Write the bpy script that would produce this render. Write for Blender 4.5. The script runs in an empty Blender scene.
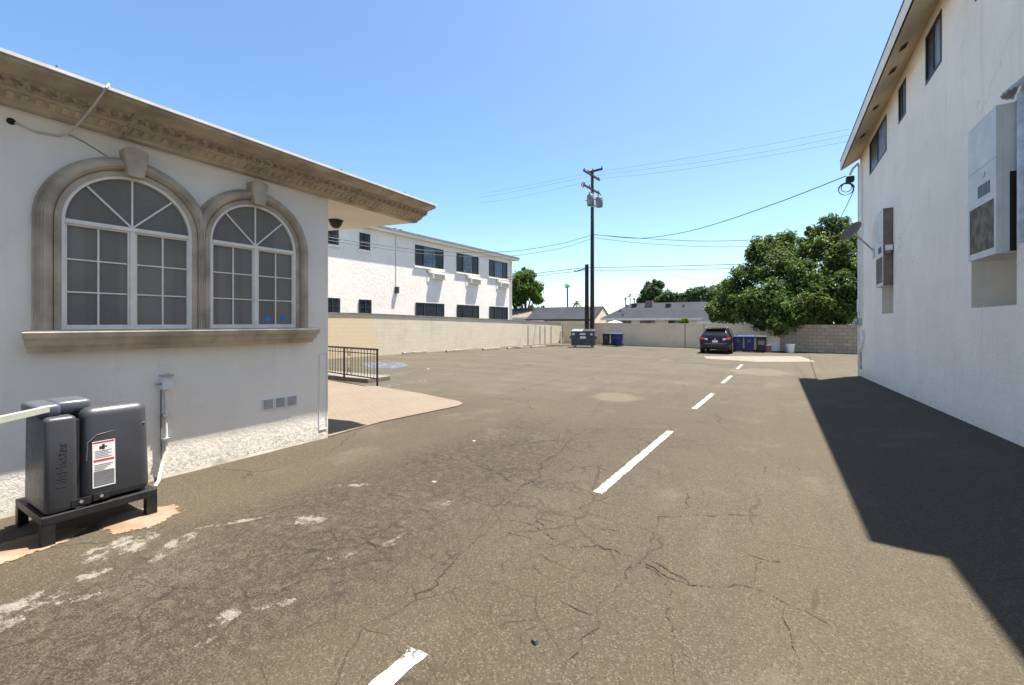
import bpy, bmesh, math, random
from mathutils import Vector, Matrix
random.seed(7)
sc = bpy.context.scene
COL = sc.collection

# ------------------------------------------------------------------ camera, sky, sun, exposure
U0, FP, HY, CH = 268.0, 440.0, 323.0, 1.7
NN = math.hypot(U0, FP); CT, ST = FP/NN, U0/NN
cam_d = bpy.data.cameras.new('camera'); cam = bpy.data.objects.new('camera', cam_d); COL.objects.link(cam)
cam.location = (0, 0, CH); cam.rotation_euler = (math.pi/2, 0, math.atan2(U0, FP))
cam_d.sensor_width = 36; cam_d.lens = FP/1024*36; cam_d.shift_y = -(342.5-HY)/1024
cam_d.clip_start = .05; cam_d.clip_end = 2000
sc.camera = cam
SUN = Vector((1.25, 1.95, 7.3)).normalized()
EL, AZ = math.asin(SUN.z), math.atan2(SUN.x, SUN.y)
w = bpy.data.worlds.new('World'); sc.world = w; w.use_nodes = True
nt = w.node_tree; nt.nodes.clear()
sky = nt.nodes.new('ShaderNodeTexSky'); sky.sky_type = 'NISHITA'; sky.sun_disc = False
sky.sun_elevation = EL; sky.sun_rotation = AZ; sky.air_density = 0.75; sky.dust_density = 0.8; sky.ozone_density = 5.0
bg = nt.nodes.new('ShaderNodeBackground'); bg.inputs[1].default_value = 0.1
out = nt.nodes.new('ShaderNodeOutputWorld')
hs = nt.nodes.new('ShaderNodeHueSaturation'); hs.inputs['Saturation'].default_value = 1.12
wb = nt.nodes.new('ShaderNodeMix'); wb.data_type = 'RGBA'; wb.blend_type = 'MULTIPLY'; wb.inputs[0].default_value = 1; wb.inputs[7].default_value = (1.03, .925, .77, 1)   # warm white balance of the photograph
nt.links.new(sky.outputs[0], hs.inputs['Color']); nt.links.new(hs.outputs[0], wb.inputs[6]); nt.links.new(wb.outputs[2], bg.inputs[0]); nt.links.new(bg.outputs[0], out.inputs[0])
sd = bpy.data.lights.new('sun', 'SUN'); sd.energy = 4.3; sd.angle = math.radians(.5); sd.color = (1, .94, .85)
so = bpy.data.objects.new('sun', sd); COL.objects.link(so); so.location = (10, 10, 30)
so.rotation_euler = SUN.to_track_quat('Z', 'Y').to_euler()
sc.view_settings.view_transform = 'Standard'; sc.view_settings.look = 'None'
sc.view_settings.gamma = 1; sc.view_settings.use_curve_mapping = False
sc.view_settings.exposure = 1.87

# ------------------------------------------------------------------ geometry helpers
def ray(x, y):
    u = x-512
    return Vector((u*CT-FP*ST, u*ST+FP*CT, HY-y))
def gz(X, Y):
    """height of the asphalt: a shallow apron that climbs to the right-hand building"""
    a = min(max(17.86-Y, 0)*.029, .36)
    f = min(max((X-.9)/1.45, 0), 1); f = f*f*(3-2*f)
    return a*f
def gnd(x, y):
    d = ray(x, y); z = 0
    for _ in range(6):
        t = (z-CH)/d.z; z = gz(d.x*t, d.y*t)
    return Vector((d.x*t, d.y*t, z))
def atY(x, y, Y):
    d = ray(x, y); t = Y/d.y
    return Vector((d.x*t, Y, CH+d.z*t))
def on_plan(x, y, A, B):
    d = ray(x, y); n = (B[1]-A[1], A[0]-B[0])
    t = (A[0]*n[0]+A[1]*n[1])/(d.x*n[0]+d.y*n[1])
    return Vector((d.x*t, d.y*t, CH+d.z*t))
def wm(o):
    m = o.matrix_basis.copy()
    while o.parent: o = o.parent; m = o.matrix_basis @ m
    return m

class MB:
    """collects shapes for ONE mesh"""
    def __init__(s): s.v = []; s.f = []; s.c = []
    def add(s, vs, fs):
        k = len(s.v); s.v += [Vector(p) for p in vs]; s.f += [tuple(i+k for i in f) for f in fs]; return s
    def box(s, a, b, rz=0, piv=None):
        (x0, y0, z0), (x1, y1, z1) = a, b
        x0, x1 = sorted((x0, x1)); y0, y1 = sorted((y0, y1)); z0, z1 = sorted((z0, z1))
        vs = [Vector(p) for p in ((x0,y0,z0),(x1,y0,z0),(x1,y1,z0),(x0,y1,z0),(x0,y0,z1),(x1,y0,z1),(x1,y1,z1),(x0,y1,z1))]
        if rz:
            p = Vector(piv) if piv else Vector(((x0+x1)/2, (y0+y1)/2, 0)); m = Matrix.Rotation(rz, 3, 'Z')
            vs = [m@(v-p)+p for v in vs]
        return s.add(vs, [(0,3,2,1),(4,5,6,7),(0,1,5,4),(1,2,6,5),(2,3,7,6),(3,0,4,7)])
    def rbox(s, a, b, r=.02, seg=2, taper=0.0):
        bm = bmesh.new()
        c = [(a[i]+b[i])/2 for i in range(3)]; h = [abs(b[i]-a[i])/2 for i in range(3)]
        bmesh.ops.create_cube(bm, size=2)
        for v in bm.verts:
            k = 1-taper*(v.co.z+1)/2
            v.co = Vector((c[0]+v.co.x*h[0]*k, c[1]+v.co.y*h[1]*k, c[2]+v.co.z*h[2]))
        bmesh.ops.bevel(bm, geom=list(bm.edges), offset=r, segments=seg, profile=.5, affect='EDGES')
        bm.verts.index_update(); k = len(s.v)
        s.v += [v.co.copy() for v in bm.verts]; s.f += [tuple(v.index+k for v in f.verts) for f in bm.faces]
        bm.free(); return s
    def prism(s, poly, e):
        """polygon (3-d points, flat) extruded by vector e"""
        n = len(poly); p = [Vector(q) for q in poly]; e = Vector(e)
        fs = [tuple(range(n))[::-1], tuple(range(n, 2*n))]+[(i, (i+1) % n, (i+1) % n+n, i+n) for i in range(n)]
        return s.add(p+[q+e for q in p], fs)
    def tube(s, pts, r, n=8, cap=True):
        pts = [Vector(p) for p in pts]; R = r if isinstance(r, (list, tuple)) else [r]*len(pts)
        k = len(s.v); up = None
        for i, p in enumerate(pts):
            d = (pts[min(i+1, len(pts)-1)]-pts[max(i-1, 0)])
            d = d.normalized() if d.length > 1e-9 else Vector((0, 0, 1))
            if up is None: up = Vector((1, 0, 0)) if abs(d.x) < .8 else Vector((0, 1, 0))
            a = (up-d*up.dot(d)).normalized(); b = d.cross(a); up = a
            for j in range(n):
                t = 2*math.pi*j/n; s.v.append(p+(a*math.cos(t)+b*math.sin(t))*R[i])
        for i in range(len(pts)-1):
            for j in range(n):
                j2 = (j+1) % n; s.f.append((k+i*n+j, k+i*n+j2, k+(i+1)*n+j2, k+(i+1)*n+j))
        if cap:
            s.f.append(tuple(k+j for j in range(n))[::-1]); m = k+(len(pts)-1)*n; s.f.append(tuple(m+j for j in range(n)))
        return s
    def cyl(s, a, b, r, n=16): return s.tube([a, b], r, n)
    def lathe(s, prof, c=(0, 0, 0), n=20, axis='Z'):
        k = len(s.v); c = Vector(c)
        for r, z in prof:
            for j in range(n):
                t = 2*math.pi*j/n; p = (r*math.cos(t), r*math.sin(t), z)
                if axis == 'X': p = (p[2], p[0], p[1])
                if axis == 'Y': p = (p[1], p[2], p[0])
                s.v.append(c+Vector(p))
        for i in range(len(prof)-1):
            for j in range(n):
                j2 = (j+1) % n; s.f.append((k+i*n+j, k+i*n+j2, k+(i+1)*n+j2, k+(i+1)*n+j))
        s.f.append(tuple(k+j for j in range(n))[::-1]); m = k+(len(prof)-1)*n; s.f.append(tuple(m+j for j in range(n)))
        return s
    def quad(s, a, b, c, d): return s.add([a, b, c, d], [(0, 1, 2, 3)])
    def build(s, name, mat, parent=None, local=False, smooth=False, bevel=0):
        vs = s.v
        if parent is not None:
            o_loc = None
            if not local:
                im = wm(parent).inverted(); vs = [im@v for v in vs]
        else:
            n = len(vs); o_loc = Vector((sum(v.x for v in vs)/n, sum(v.y for v in vs)/n, min(v.z for v in vs)))
            vs = [v-o_loc for v in vs]
        me = bpy.data.meshes.new(name); me.from_pydata([tuple(v) for v in vs], [], s.f); me.update()
        bm = bmesh.new(); bm.from_mesh(me); bmesh.ops.recalc_face_normals(bm, faces=bm.faces); bm.to_mesh(me); bm.free()
        if smooth:
            for p in me.polygons: p.use_smooth = True
            try: me.set_sharp_from_angle(angle=math.radians(40))
            except Exception: pass
        me.materials.append(mat)
        o = bpy.data.objects.new(name, me); COL.objects.link(o)
        if parent is not None: o.parent = parent
        else: o.location = o_loc
        if bevel:
            md = o.modifiers.new('bevel', 'BEVEL'); md.width = bevel; md.segments = 2; md.limit_method = 'ANGLE'
        return o

def tag(o, label=None, cat=None, group=None, kind=None):
    if label: o['label'] = label
    if cat: o['category'] = cat
    if group: o['group'] = group
    if kind: o['kind'] = kind
    return o
def empty(name, loc, rz=0, label=None, cat=None, group=None):
    o = bpy.data.objects.new(name, None); COL.objects.link(o); o.location = loc; o.rotation_euler = (0, 0, rz)
    o.empty_display_size = .3
    return tag(o, label, cat, group)
KIDS = {}
def copy_tree(o, parent=None):
    c = o.copy(); COL.objects.link(c)
    if parent is not None: c.parent = parent
    for ch in [x for x in bpy.data.objects if x.parent == o]: copy_tree(ch, c)
    return c
def clear_tree(o):
    for ch in [x for x in bpy.data.objects if x.parent == o]: clear_tree(ch)
class Frame:
    """wall frame: origin on the ground, local y along the wall, local x out of it"""
    def __init__(s, o, vpx, side=1):
        d = ray(vpx, HY); s.rz = math.atan2(-d.x, d.y); s.o = Vector((o[0], o[1], 0))
        s.M = Matrix.Translation(s.o) @ Matrix.Rotation(s.rz, 4, 'Z')
    def W(s, o, y, z): return s.M @ Vector((o, y, z))

# ------------------------------------------------------------------ materials
class NT:
    def __init__(s, name):
        s.m = bpy.data.materials.new(name); s.m.use_nodes = True; s.t = s.m.node_tree; s.t.nodes.clear()
        s.out = s.n('ShaderNodeOutputMaterial'); s.b = s.n('ShaderNodeBsdfPrincipled'); s.l(s.b.outputs[0], s.out.inputs[0])
        s.pos = s.n('ShaderNodeNewGeometry').outputs['Position']
    def n(s, t, **k):
        x = s.t.nodes.new(t)
        for a, v in k.items(): setattr(x, a, v)
        return x
    def l(s, a, b): s.t.links.new(a, b)
    def val(s, sock, v):
        if isinstance(v, (int, float)): sock.default_value = v
        elif isinstance(v, (tuple, list)): sock.default_value = tuple(v)+((1,) if len(v) == 3 and len(sock.default_value) == 4 else ())
        else: s.l(v, sock)
    def noise(s, scale, detail=4, rough=.55, vec=None, dist=0):
        x = s.n('ShaderNodeTexNoise'); x.inputs['Scale'].default_value = scale; x.inputs['Detail'].default_value = detail
        x.inputs['Roughness'].default_value = rough; x.inputs['Distortion'].default_value = dist
        s.l(vec if vec is not None else s.pos, x.inputs['Vector']); return x.outputs['Fac']
    def vor(s, scale, feature='F1', vec=None, out='Distance', rnd=1):
        x = s.n('ShaderNodeTexVoronoi'); x.feature = feature; x.inputs['Scale'].default_value = scale
        x.inputs['Randomness'].default_value = rnd
        s.l(vec if vec is not None else s.pos, x.inputs['Vector']); return x.outputs[out]
    def scale(s, v, vec=None, loc=(0, 0, 0), rot=(0, 0, 0)):
        x = s.n('ShaderNodeMapping'); x.inputs['Scale'].default_value = v; x.inputs['Location'].default_value = loc; x.inputs['Rotation'].default_value = rot
        s.l(vec if vec is not None else s.pos, x.inputs['Vector']); return x.outputs[0]
    def math(s, op, a, b=0, c=0, clamp=False):
        x = s.n('ShaderNodeMath', operation=op, use_clamp=clamp)
        for i, q in enumerate((a, b, c)): s.val(x.inputs[i], q)
        return x.outputs[0]
    def ramp(s, f, a, b, lo=0., hi=1.):
        x = s.n('ShaderNodeMapRange', interpolation_type='SMOOTHSTEP'); s.val(x.inputs[0], f)
        for i, q in zip((1, 2, 3, 4), (a, b, lo, hi)): x.inputs[i].default_value = q
        return x.outputs[0]
    def mix(s, f, a, b, mode='MIX'):
        x = s.n('ShaderNodeMix', data_type='RGBA', blend_type=mode); s.val(x.inputs[0], f); s.val(x.inputs[6], a); s.val(x.inputs[7], b)
        return x.outputs[2]
    def xyz(s, vec=None):
        x = s.n('ShaderNodeSeparateXYZ'); s.l(vec if vec is not None else s.pos, x.inputs[0]); return x.outputs
    def bump(s, h, strength=.3, dist=.01, prev=None):
        x = s.n('ShaderNodeBump'); x.inputs['Strength'].default_value = strength; x.inputs['Distance'].default_value = dist
        s.l(h, x.inputs['Height'])
        if prev is not None: s.l(prev, x.inputs['Normal'])
        return x.outputs[0]
    def fin(s, col, rough=.8, normal=None, metal=0, spec=.5):
        s.val(s.b.inputs['Base Color'], col); s.val(s.b.inputs['Roughness'], rough); s.val(s.b.inputs['Metallic'], metal)
        s.b.inputs['Specular IOR Level'].default_value = spec
        if normal is not None: s.l(normal, s.b.inputs['Normal'])
        return s.m
def simple(name, col, rough=.6, metal=0, var=.15, scale=6, bump=0, spec=.5):
    n = NT(name)
    f = n.noise(scale, 5); c = n.mix(n.ramp(f, .3, .7), tuple(q*(1-var) for q in col), tuple(min(q*(1+var), .9) for q in col))
    f2 = n.noise(scale*11, 2); c = n.mix(n.ramp(f2, .62, .8, 0, .25), c, tuple(q*.6 for q in col))
    nb = n.bump(n.noise(scale*20, 3), bump, .004) if bump else None
    return n.fin(c, n.ramp(f2, .2, .8, max(rough-.08, .02), min(rough+.08, 1)), nb, metal, spec)

def stucco(name, col, grime_h=.0, grime=(.33, .30, .26), grain=85, streak=0.25, cracks=0, bs=.9, warm=(.82, .76, .66)):
    n = NT(name); x, y, z = n.xyz()
    big = n.noise(.9, 5); c = n.mix(n.ramp(big, .35, .7), tuple(q*.93 for q in col), col)
    c = n.mix(n.ramp(n.noise(3.2, 6, .65), .55, .75, 0, .35), c, tuple(q*.86 for q in warm))
    st = n.noise(1.0, 5, .6, n.scale((7, 7, .35))); c = n.mix(n.ramp(st, .56, .75, 0, streak), c, tuple(q*.72 for q in col))
    sc_ = n.ramp(n.noise(14, 6, .7), .66, .72, 0, .4); c = n.mix(sc_, c, tuple(q*.7 for q in col))
    if grime_h:
        hz = n.math('ADD', z, n.math('MULTIPLY', n.math('SUBTRACT', n.noise(2.6, 6, .65), .5), .9*grime_h))
        g = n.ramp(hz, .0, grime_h, 1, 0); c = n.mix(n.math('MULTIPLY', g, n.ramp(n.noise(22, 5, .7), .42, .62)), c, grime)
    if cracks:
        vv = n.n('ShaderNodeVectorMath', operation='ADD'); n.l(n.pos, vv.inputs[0]); nz = n.n('ShaderNodeTexNoise'); nz.inputs['Scale'].default_value = 1.4; nz.inputs['Detail'].default_value = 6
        n.l(n.pos, nz.inputs['Vector']); n.l(nz.outputs['Color'], vv.inputs[1]); e = n.vor(.42, 'DISTANCE_TO_EDGE', vv.outputs[0])
        c = n.mix(n.math('MULTIPLY', n.ramp(e, .0012, .005, .32, 0), n.ramp(n.noise(.55, 3), .50, .60)), c, (.36, .33, .29))
        chip = n.ramp(n.noise(5, 5, .7), .69, .72, 0, .6); c = n.mix(chip, c, (.5, .45, .38))
        drip = n.noise(1.0, 6, .65, n.scale((11, 11, .22))); c = n.mix(n.ramp(drip, .57, .72, 0, .35), c, (.62, .56, .47))
    h = n.math('ADD', n.noise(grain, 4, .6), n.math('ADD', n.math('MULTIPLY', n.noise(26, 4, .6), 1.2), n.math('MULTIPLY', n.noise(6, 3), 1.4)))
    return n.fin(c, .9, n.bump(h, bs, .010), 0, .25)

M = {}
M['white_stucco'] = stucco('white_stucco', (.93, .86, .755), .45, (.5, .46, .39), bs=.35)
M['right_stucco'] = stucco('lace_stucco', (.93, .86, .755), .5, (.55, .5, .43), grain=60, streak=.30, cracks=1)
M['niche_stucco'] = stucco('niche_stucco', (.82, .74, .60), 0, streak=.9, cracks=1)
M['far_stucco'] = stucco('far_stucco', (.86, .80, .71), 0, streak=.2)
M['cream_soffit'] = stucco('cream_soffit', (.88, .82, .72), 0, streak=.05)
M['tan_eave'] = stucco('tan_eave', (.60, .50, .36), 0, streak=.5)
M['tan_trim'] = simple('tan_trim', (.47, .395, .30), .85, 0, .26, 3, .35, .2)
M['tan_trim_dark'] = simple('carved_trim', (.31, .245, .175), .9, 0, .3, 24, .8, .2)
M['roof_edge'] = simple('roof_edge_metal', (.72, .68, .62), .5, .0, .1)
M['white_vinyl'] = simple('white_vinyl', (.84, .79, .70), .4, 0, .06, 9)
M['white_paint'] = simple('white_metal_paint', (.74, .74, .73), .5, 0, .08, 4)
M['grey_steel'] = simple('galvanised_steel', (.42, .43, .44), .45, .6, .2, 9)
M['black_iron'] = simple('black_iron', (.018, .018, .02), .45, .2, .3, 12)
M['dark_frame'] = simple('dark_window_frame', (.03, .027, .025), .5)
M['wood_pole'] = simple('creosote_wood', (.045, .03, .022), .9, 0, .4, 3, .5)
M['cable'] = simple('black_cable', (.012, .012, .014), .6)
M['pale_cable'] = simple('pale_cable', (.55, .52, .46), .6)
M['concrete'] = simple('concrete', (.42, .39, .34), .9, 0, .2, 3, .4)
M['pale_concrete'] = simple('pale_concrete', (.155, .135, .108), .9, 0, .12, 2, .4)
M['orange_concrete'] = simple('rust_tinted_concrete', (.19, .125, .075), .9, 0, .25, 5, .4)
def crumbly():
    n = NT('rust_tinted_concrete'); at = n.n('ShaderNodeAttribute'); at.attribute_name = 'edge'
    c = n.mix(n.ramp(n.noise(5, 5, .6), .35, .65), (.165, .105, .062), (.21, .15, .10)); c = n.mix(n.ramp(n.noise(2.2, 4), .5, .7, 0, .6), c, (.24, .205, .16)); c = n.mix(n.ramp(n.noise(40, 4, .7), .55, .7, 0, .4), c, (.10, .075, .05))
    m = n.fin(c, .92, n.bump(n.noise(60, 5, .7), .5, .006), 0, .2)
    a = n.ramp(n.math('ADD', n.math('MULTIPLY', at.outputs['Fac'], .8), n.math('MULTIPLY', n.math('SUBTRACT', n.noise(16, 7, .75), .5), 1.3)), .22, .36); n.val(n.b.inputs['Alpha'], a); return m
M['orange_concrete'] = crumbly()
M['curb_concrete'] = simple('weathered_curb', (.20, .18, .15), .9, 0, .3, 5, .5)
M['charcoal_plastic'] = simple('charcoal_plastic', (.042, .044, .05), .42, 0, .12, 4)
M['charcoal_gloss'] = simple('charcoal_plastic_cap', (.075, .083, .1), .33, 0, .1, 4)
M['faint_letter'] = simple('moulded_letter', (.031, .033, .038), .5)
M['paper'] = simple('white_label', (.75, .74, .72), .5, 0, .03)
M['red_ink'] = simple('red_ink', (.5, .05, .03), .6)
M['grey_ink'] = simple('grey_ink', (.22, .22, .22), .6)
M['black_ink'] = simple('black_ink', (.02, .02, .02), .6)
M['blue_sticker'] = simple('blue_sticker', (.03, .22, .62), .4)
M['blue_plastic'] = simple('blue_plastic', (.010, .024, .125), .5, 0, .15, 4)
M['green_plastic'] = simple('dark_green_plastic', (.012, .022, .018), .5, 0, .2, 4)
M['black_plastic'] = simple('black_plastic', (.015, .015, .016), .5)
M['white_plastic'] = simple('white_plastic', (.75, .76, .78), .45, 0, .05)
M['pink_plastic'] = simple('mauve_plastic', (.22, .10, .14), .6)
M['dumpster_paint'] = simple('dumpster_paint', (.06, .07, .078), .55, .1, .3, 5)
M['rubber'] = simple('rubber', (.012, .012, .012), .85)
M['car_paint'] = simple('car_paint', (.020, .011, .014), .18, .3, .05, 2)
M['tail_red'] = simple('tail_lamp_red', (.45, .02, .02), .2)
M['silver'] = simple('silver', (.55, .56, .57), .3, .8)
M['brown_panel'] = simple('rust_brown_panel', (.20, .135, .105), .7, 0, .2, 4)
M['dark_hole'] = simple('dark_interior', (.02, .016, .013), .9)
M['brown_pad'] = simple('cooler_pad', (.16, .135, .095), .95, 0, .4, 9, .6)
M['dish_grey'] = simple('dish_grey', (.17, .172, .18), .5, 0, .1)
M['transformer_grey'] = simple('transformer_grey', (.17, .18, .185), .5, .2, .1)
M['ceramic'] = simple('ceramic', (.2, .14, .12), .3)
M['roof_tan'] = simple('tan_shingle', (.15, .12, .095), .95, 0, .25, 2, .5)
M['roof_red'] = simple('red_tile', (.16, .06, .045), .9, 0, .25, 3, .5)
M['bark'] = simple('bark', (.10, .075, .055), .95, 0, .35, 7, .7)
M['palm_bark'] = simple('palm_bark', (.17, .14, .11), .95, 0, .3, 7, .5)
M['pebble'] = simple('pebble', (.03, .03, .032), .8)
M['litter'] = simple('litter_paper', (.3, .29, .26), .8)

def carved():
    n = NT('carved_acanthus_band'); v = n.scale((20, 20, 26)); e = n.vor(1.0, 'F1', v); f = n.noise(1.6, 4, .7, v)
    h = n.math('ADD', n.math('MULTIPLY', e, -1.2), f); c = n.mix(n.ramp(h, -.55, .2), (.33, .275, .205), (.45, .38, .285))
    return n.fin(c, .9, n.bump(h, .7, .02), 0, .2)
M['carved'] = carved()
def shingle(name, col):
    n = NT(name)
    br = n.n('ShaderNodeTexBrick'); br.inputs['Scale'].default_value = 3.0
    br.inputs['Color1'].default_value = tuple(q*1.12 for q in col)+(1,); br.inputs['Color2'].default_value = tuple(q*.85 for q in col)+(1,)
    br.inputs['Mortar'].default_value = tuple(q*.6 for q in col)+(1,); br.inputs['Mortar Size'].default_value = .02
    n.l(n.scale((1, 1, 1)), br.inputs['Vector'])
    c = n.mix(n.ramp(n.noise(.6, 4), .35, .7, 0, .35), br.outputs[0], tuple(q*1.5 for q in col))
    return n.fin(c, .95, n.bump(br.outputs[1], .3, .01), 0, .2)
M['shingle_grey'] = shingle('grey_shingle', (.030, .033, .042))

def block_mat(name, c1, c2, mortar, bw=.4, bh=.2, paint=None, axis='XZ', ms=.012):
    n = NT(name); x, y, z = n.xyz()
    cmb = n.n('ShaderNodeCombineXYZ')
    n.l({'X': x, 'Y': y}[axis[0]], cmb.inputs[0]); n.l(z, cmb.inputs[1])
    br = n.n('ShaderNodeTexBrick'); br.inputs['Scale'].default_value = 1; br.inputs['Brick Width'].default_value = bw; br.inputs['Row Height'].default_value = bh
    br.inputs['Mortar Size'].default_value = ms; br.inputs['Mortar Smooth'].default_value = .3
    for k, q in (('Color1', c1), ('Color2', c2), ('Mortar', mortar)): br.inputs[k].default_value = tuple(q)+(1,)
    n.l(cmb.outputs[0], br.inputs['Vector'])
    c = br.outputs[0]
    c = n.mix(n.ramp(n.noise(1.3, 6, .65), .45, .72, 0, .45), c, tuple(q*.74 for q in c1))
    st = n.noise(1, 5, .6, n.scale((3, 3, .3))); c = n.mix(n.ramp(st, .55, .75, 0, .35), c, tuple(q*.62 for q in c1))
    if paint: c = n.mix(n.math('MULTIPLY', n.ramp(n.math('ADD', y, n.math('MULTIPLY', z, .25)), 15.9, 16.05, .85, 0), 1), c, paint)
    h = n.math('ADD', n.math('MULTIPLY', br.outputs[1], -1), n.math('MULTIPLY', n.noise(40, 4), .35))
    return n.fin(c, .92, n.bump(h, .5, .012), 0, .2)
M['tan_block'] = block_mat('tan_block', (.82, .68, .48), (.79, .655, .46), (.73, .60, .425), ms=.006)
M['left_block'] = block_mat('cream_block', (.66, .575, .43), (.635, .55, .41), (.58, .50, .375), axis='YZ', paint=(.68, .53, .335), ms=.006)
M['grey_block'] = block_mat('grey_block', (.40, .34, .265), (.31, .265, .205), (.235, .20, .16), ms=.018)

def glass(name, tint=(.10, .098, .094), rough=.07, scale=1.2, var=.35, spec=.6):
    n = NT(name)
    f = n.noise(scale, 3); c = n.mix(n.ramp(f, .35, .65), tuple(q*(1-var) for q in tint), tuple(q*(1+var) for q in tint))
    nb = n.bump(n.noise(1.6, 2), .05, .02)
    return n.fin(c, rough, nb, 0, spec)
def screen_pane():
    n = NT('screened_glass'); x, y, z = n.xyz()
    v = n.scale((.4, 3.2, .10)); f = n.noise(1.0, 2, .5, v); c = n.mix(n.ramp(f, .44, .54), (.185, .165, .14), (.225, .203, .173))
    c = n.mix(n.ramp(n.noise(.8, 2, .4, n.scale((1, .5, 1.2), loc=(4, 1, 2))), .46, .56, 0, .5), c, (.12, .11, .096))
    c = n.mix(n.ramp(n.noise(30, 4, .7), .5, .75, 0, .25), c, (.26, .24, .21))
    return n.fin(c, n.ramp(n.noise(3, 3), .3, .7, .06, .2), n.bump(n.noise(1.2, 2), .06, .02), 0, .5)
M['screen_glass'] = screen_pane()
M['blue_glass'] = glass('dark_glass', (.02, .028, .04), .05, .8, .5, .9)
M['far_glass'] = glass('far_dark_glass', (.012, .016, .024), .3, .8, .5, .3)
M['arm_paint'] = simple('pale_green_arm', (.36, .37, .31), .5, 0, .1, 4)
M['cooler_paint'] = simple('cooler_enamel', (.60, .585, .55), .55, 0, .1, 3)
M['painted_sky_glass'] = glass('painted_sky_reflection_glass', (.20, .33, .52), .03, .8, .3, 1.0); M['painted_sky_glass'].node_tree.nodes['Principled BSDF'].inputs['IOR'].default_value = 2.4  # blue sky reflection is painted into the base colour of these panes
M['curtain_glass'] = glass('curtained_glass', (.045, .07, .10), .06, 2.5, .6, .6)
M['car_glass'] = glass('car_glass', (.012, .013, .015), .05, 2, .3, .7)

def stamped():
    n = NT('stamped_pink_concrete')
    br = n.n('ShaderNodeTexBrick'); br.inputs['Scale'].default_value = 1; br.inputs['Brick Width'].default_value = .24; br.inputs['Row Height'].default_value = .115
    br.inputs['Mortar Size'].default_value = .006; br.inputs['Mortar Smooth'].default_value = .4
    for k, q in (('Color1', (.148, .117, .086)), ('Color2', (.135, .107, .079)), ('Mortar', (.175, .14, .107))): br.inputs[k].default_value = q+(1,)
    n.l(n.scale((1, 1, 1), rot=(0, 0, .5)), br.inputs['Vector'])
    c = n.mix(n.ramp(n.noise(.9, 5), .4, .7, 0, .5), br.outputs[0], (.165, .135, .102))
    c = n.mix(n.ramp(n.noise(9, 6, .7), .6, .72, 0, .4), c, (.15, .12, .095))
    return n.fin(c, .85, n.bump(n.noise(60, 3), .25, .004), 0, .3)
M['stamped'] = stamped()

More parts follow.
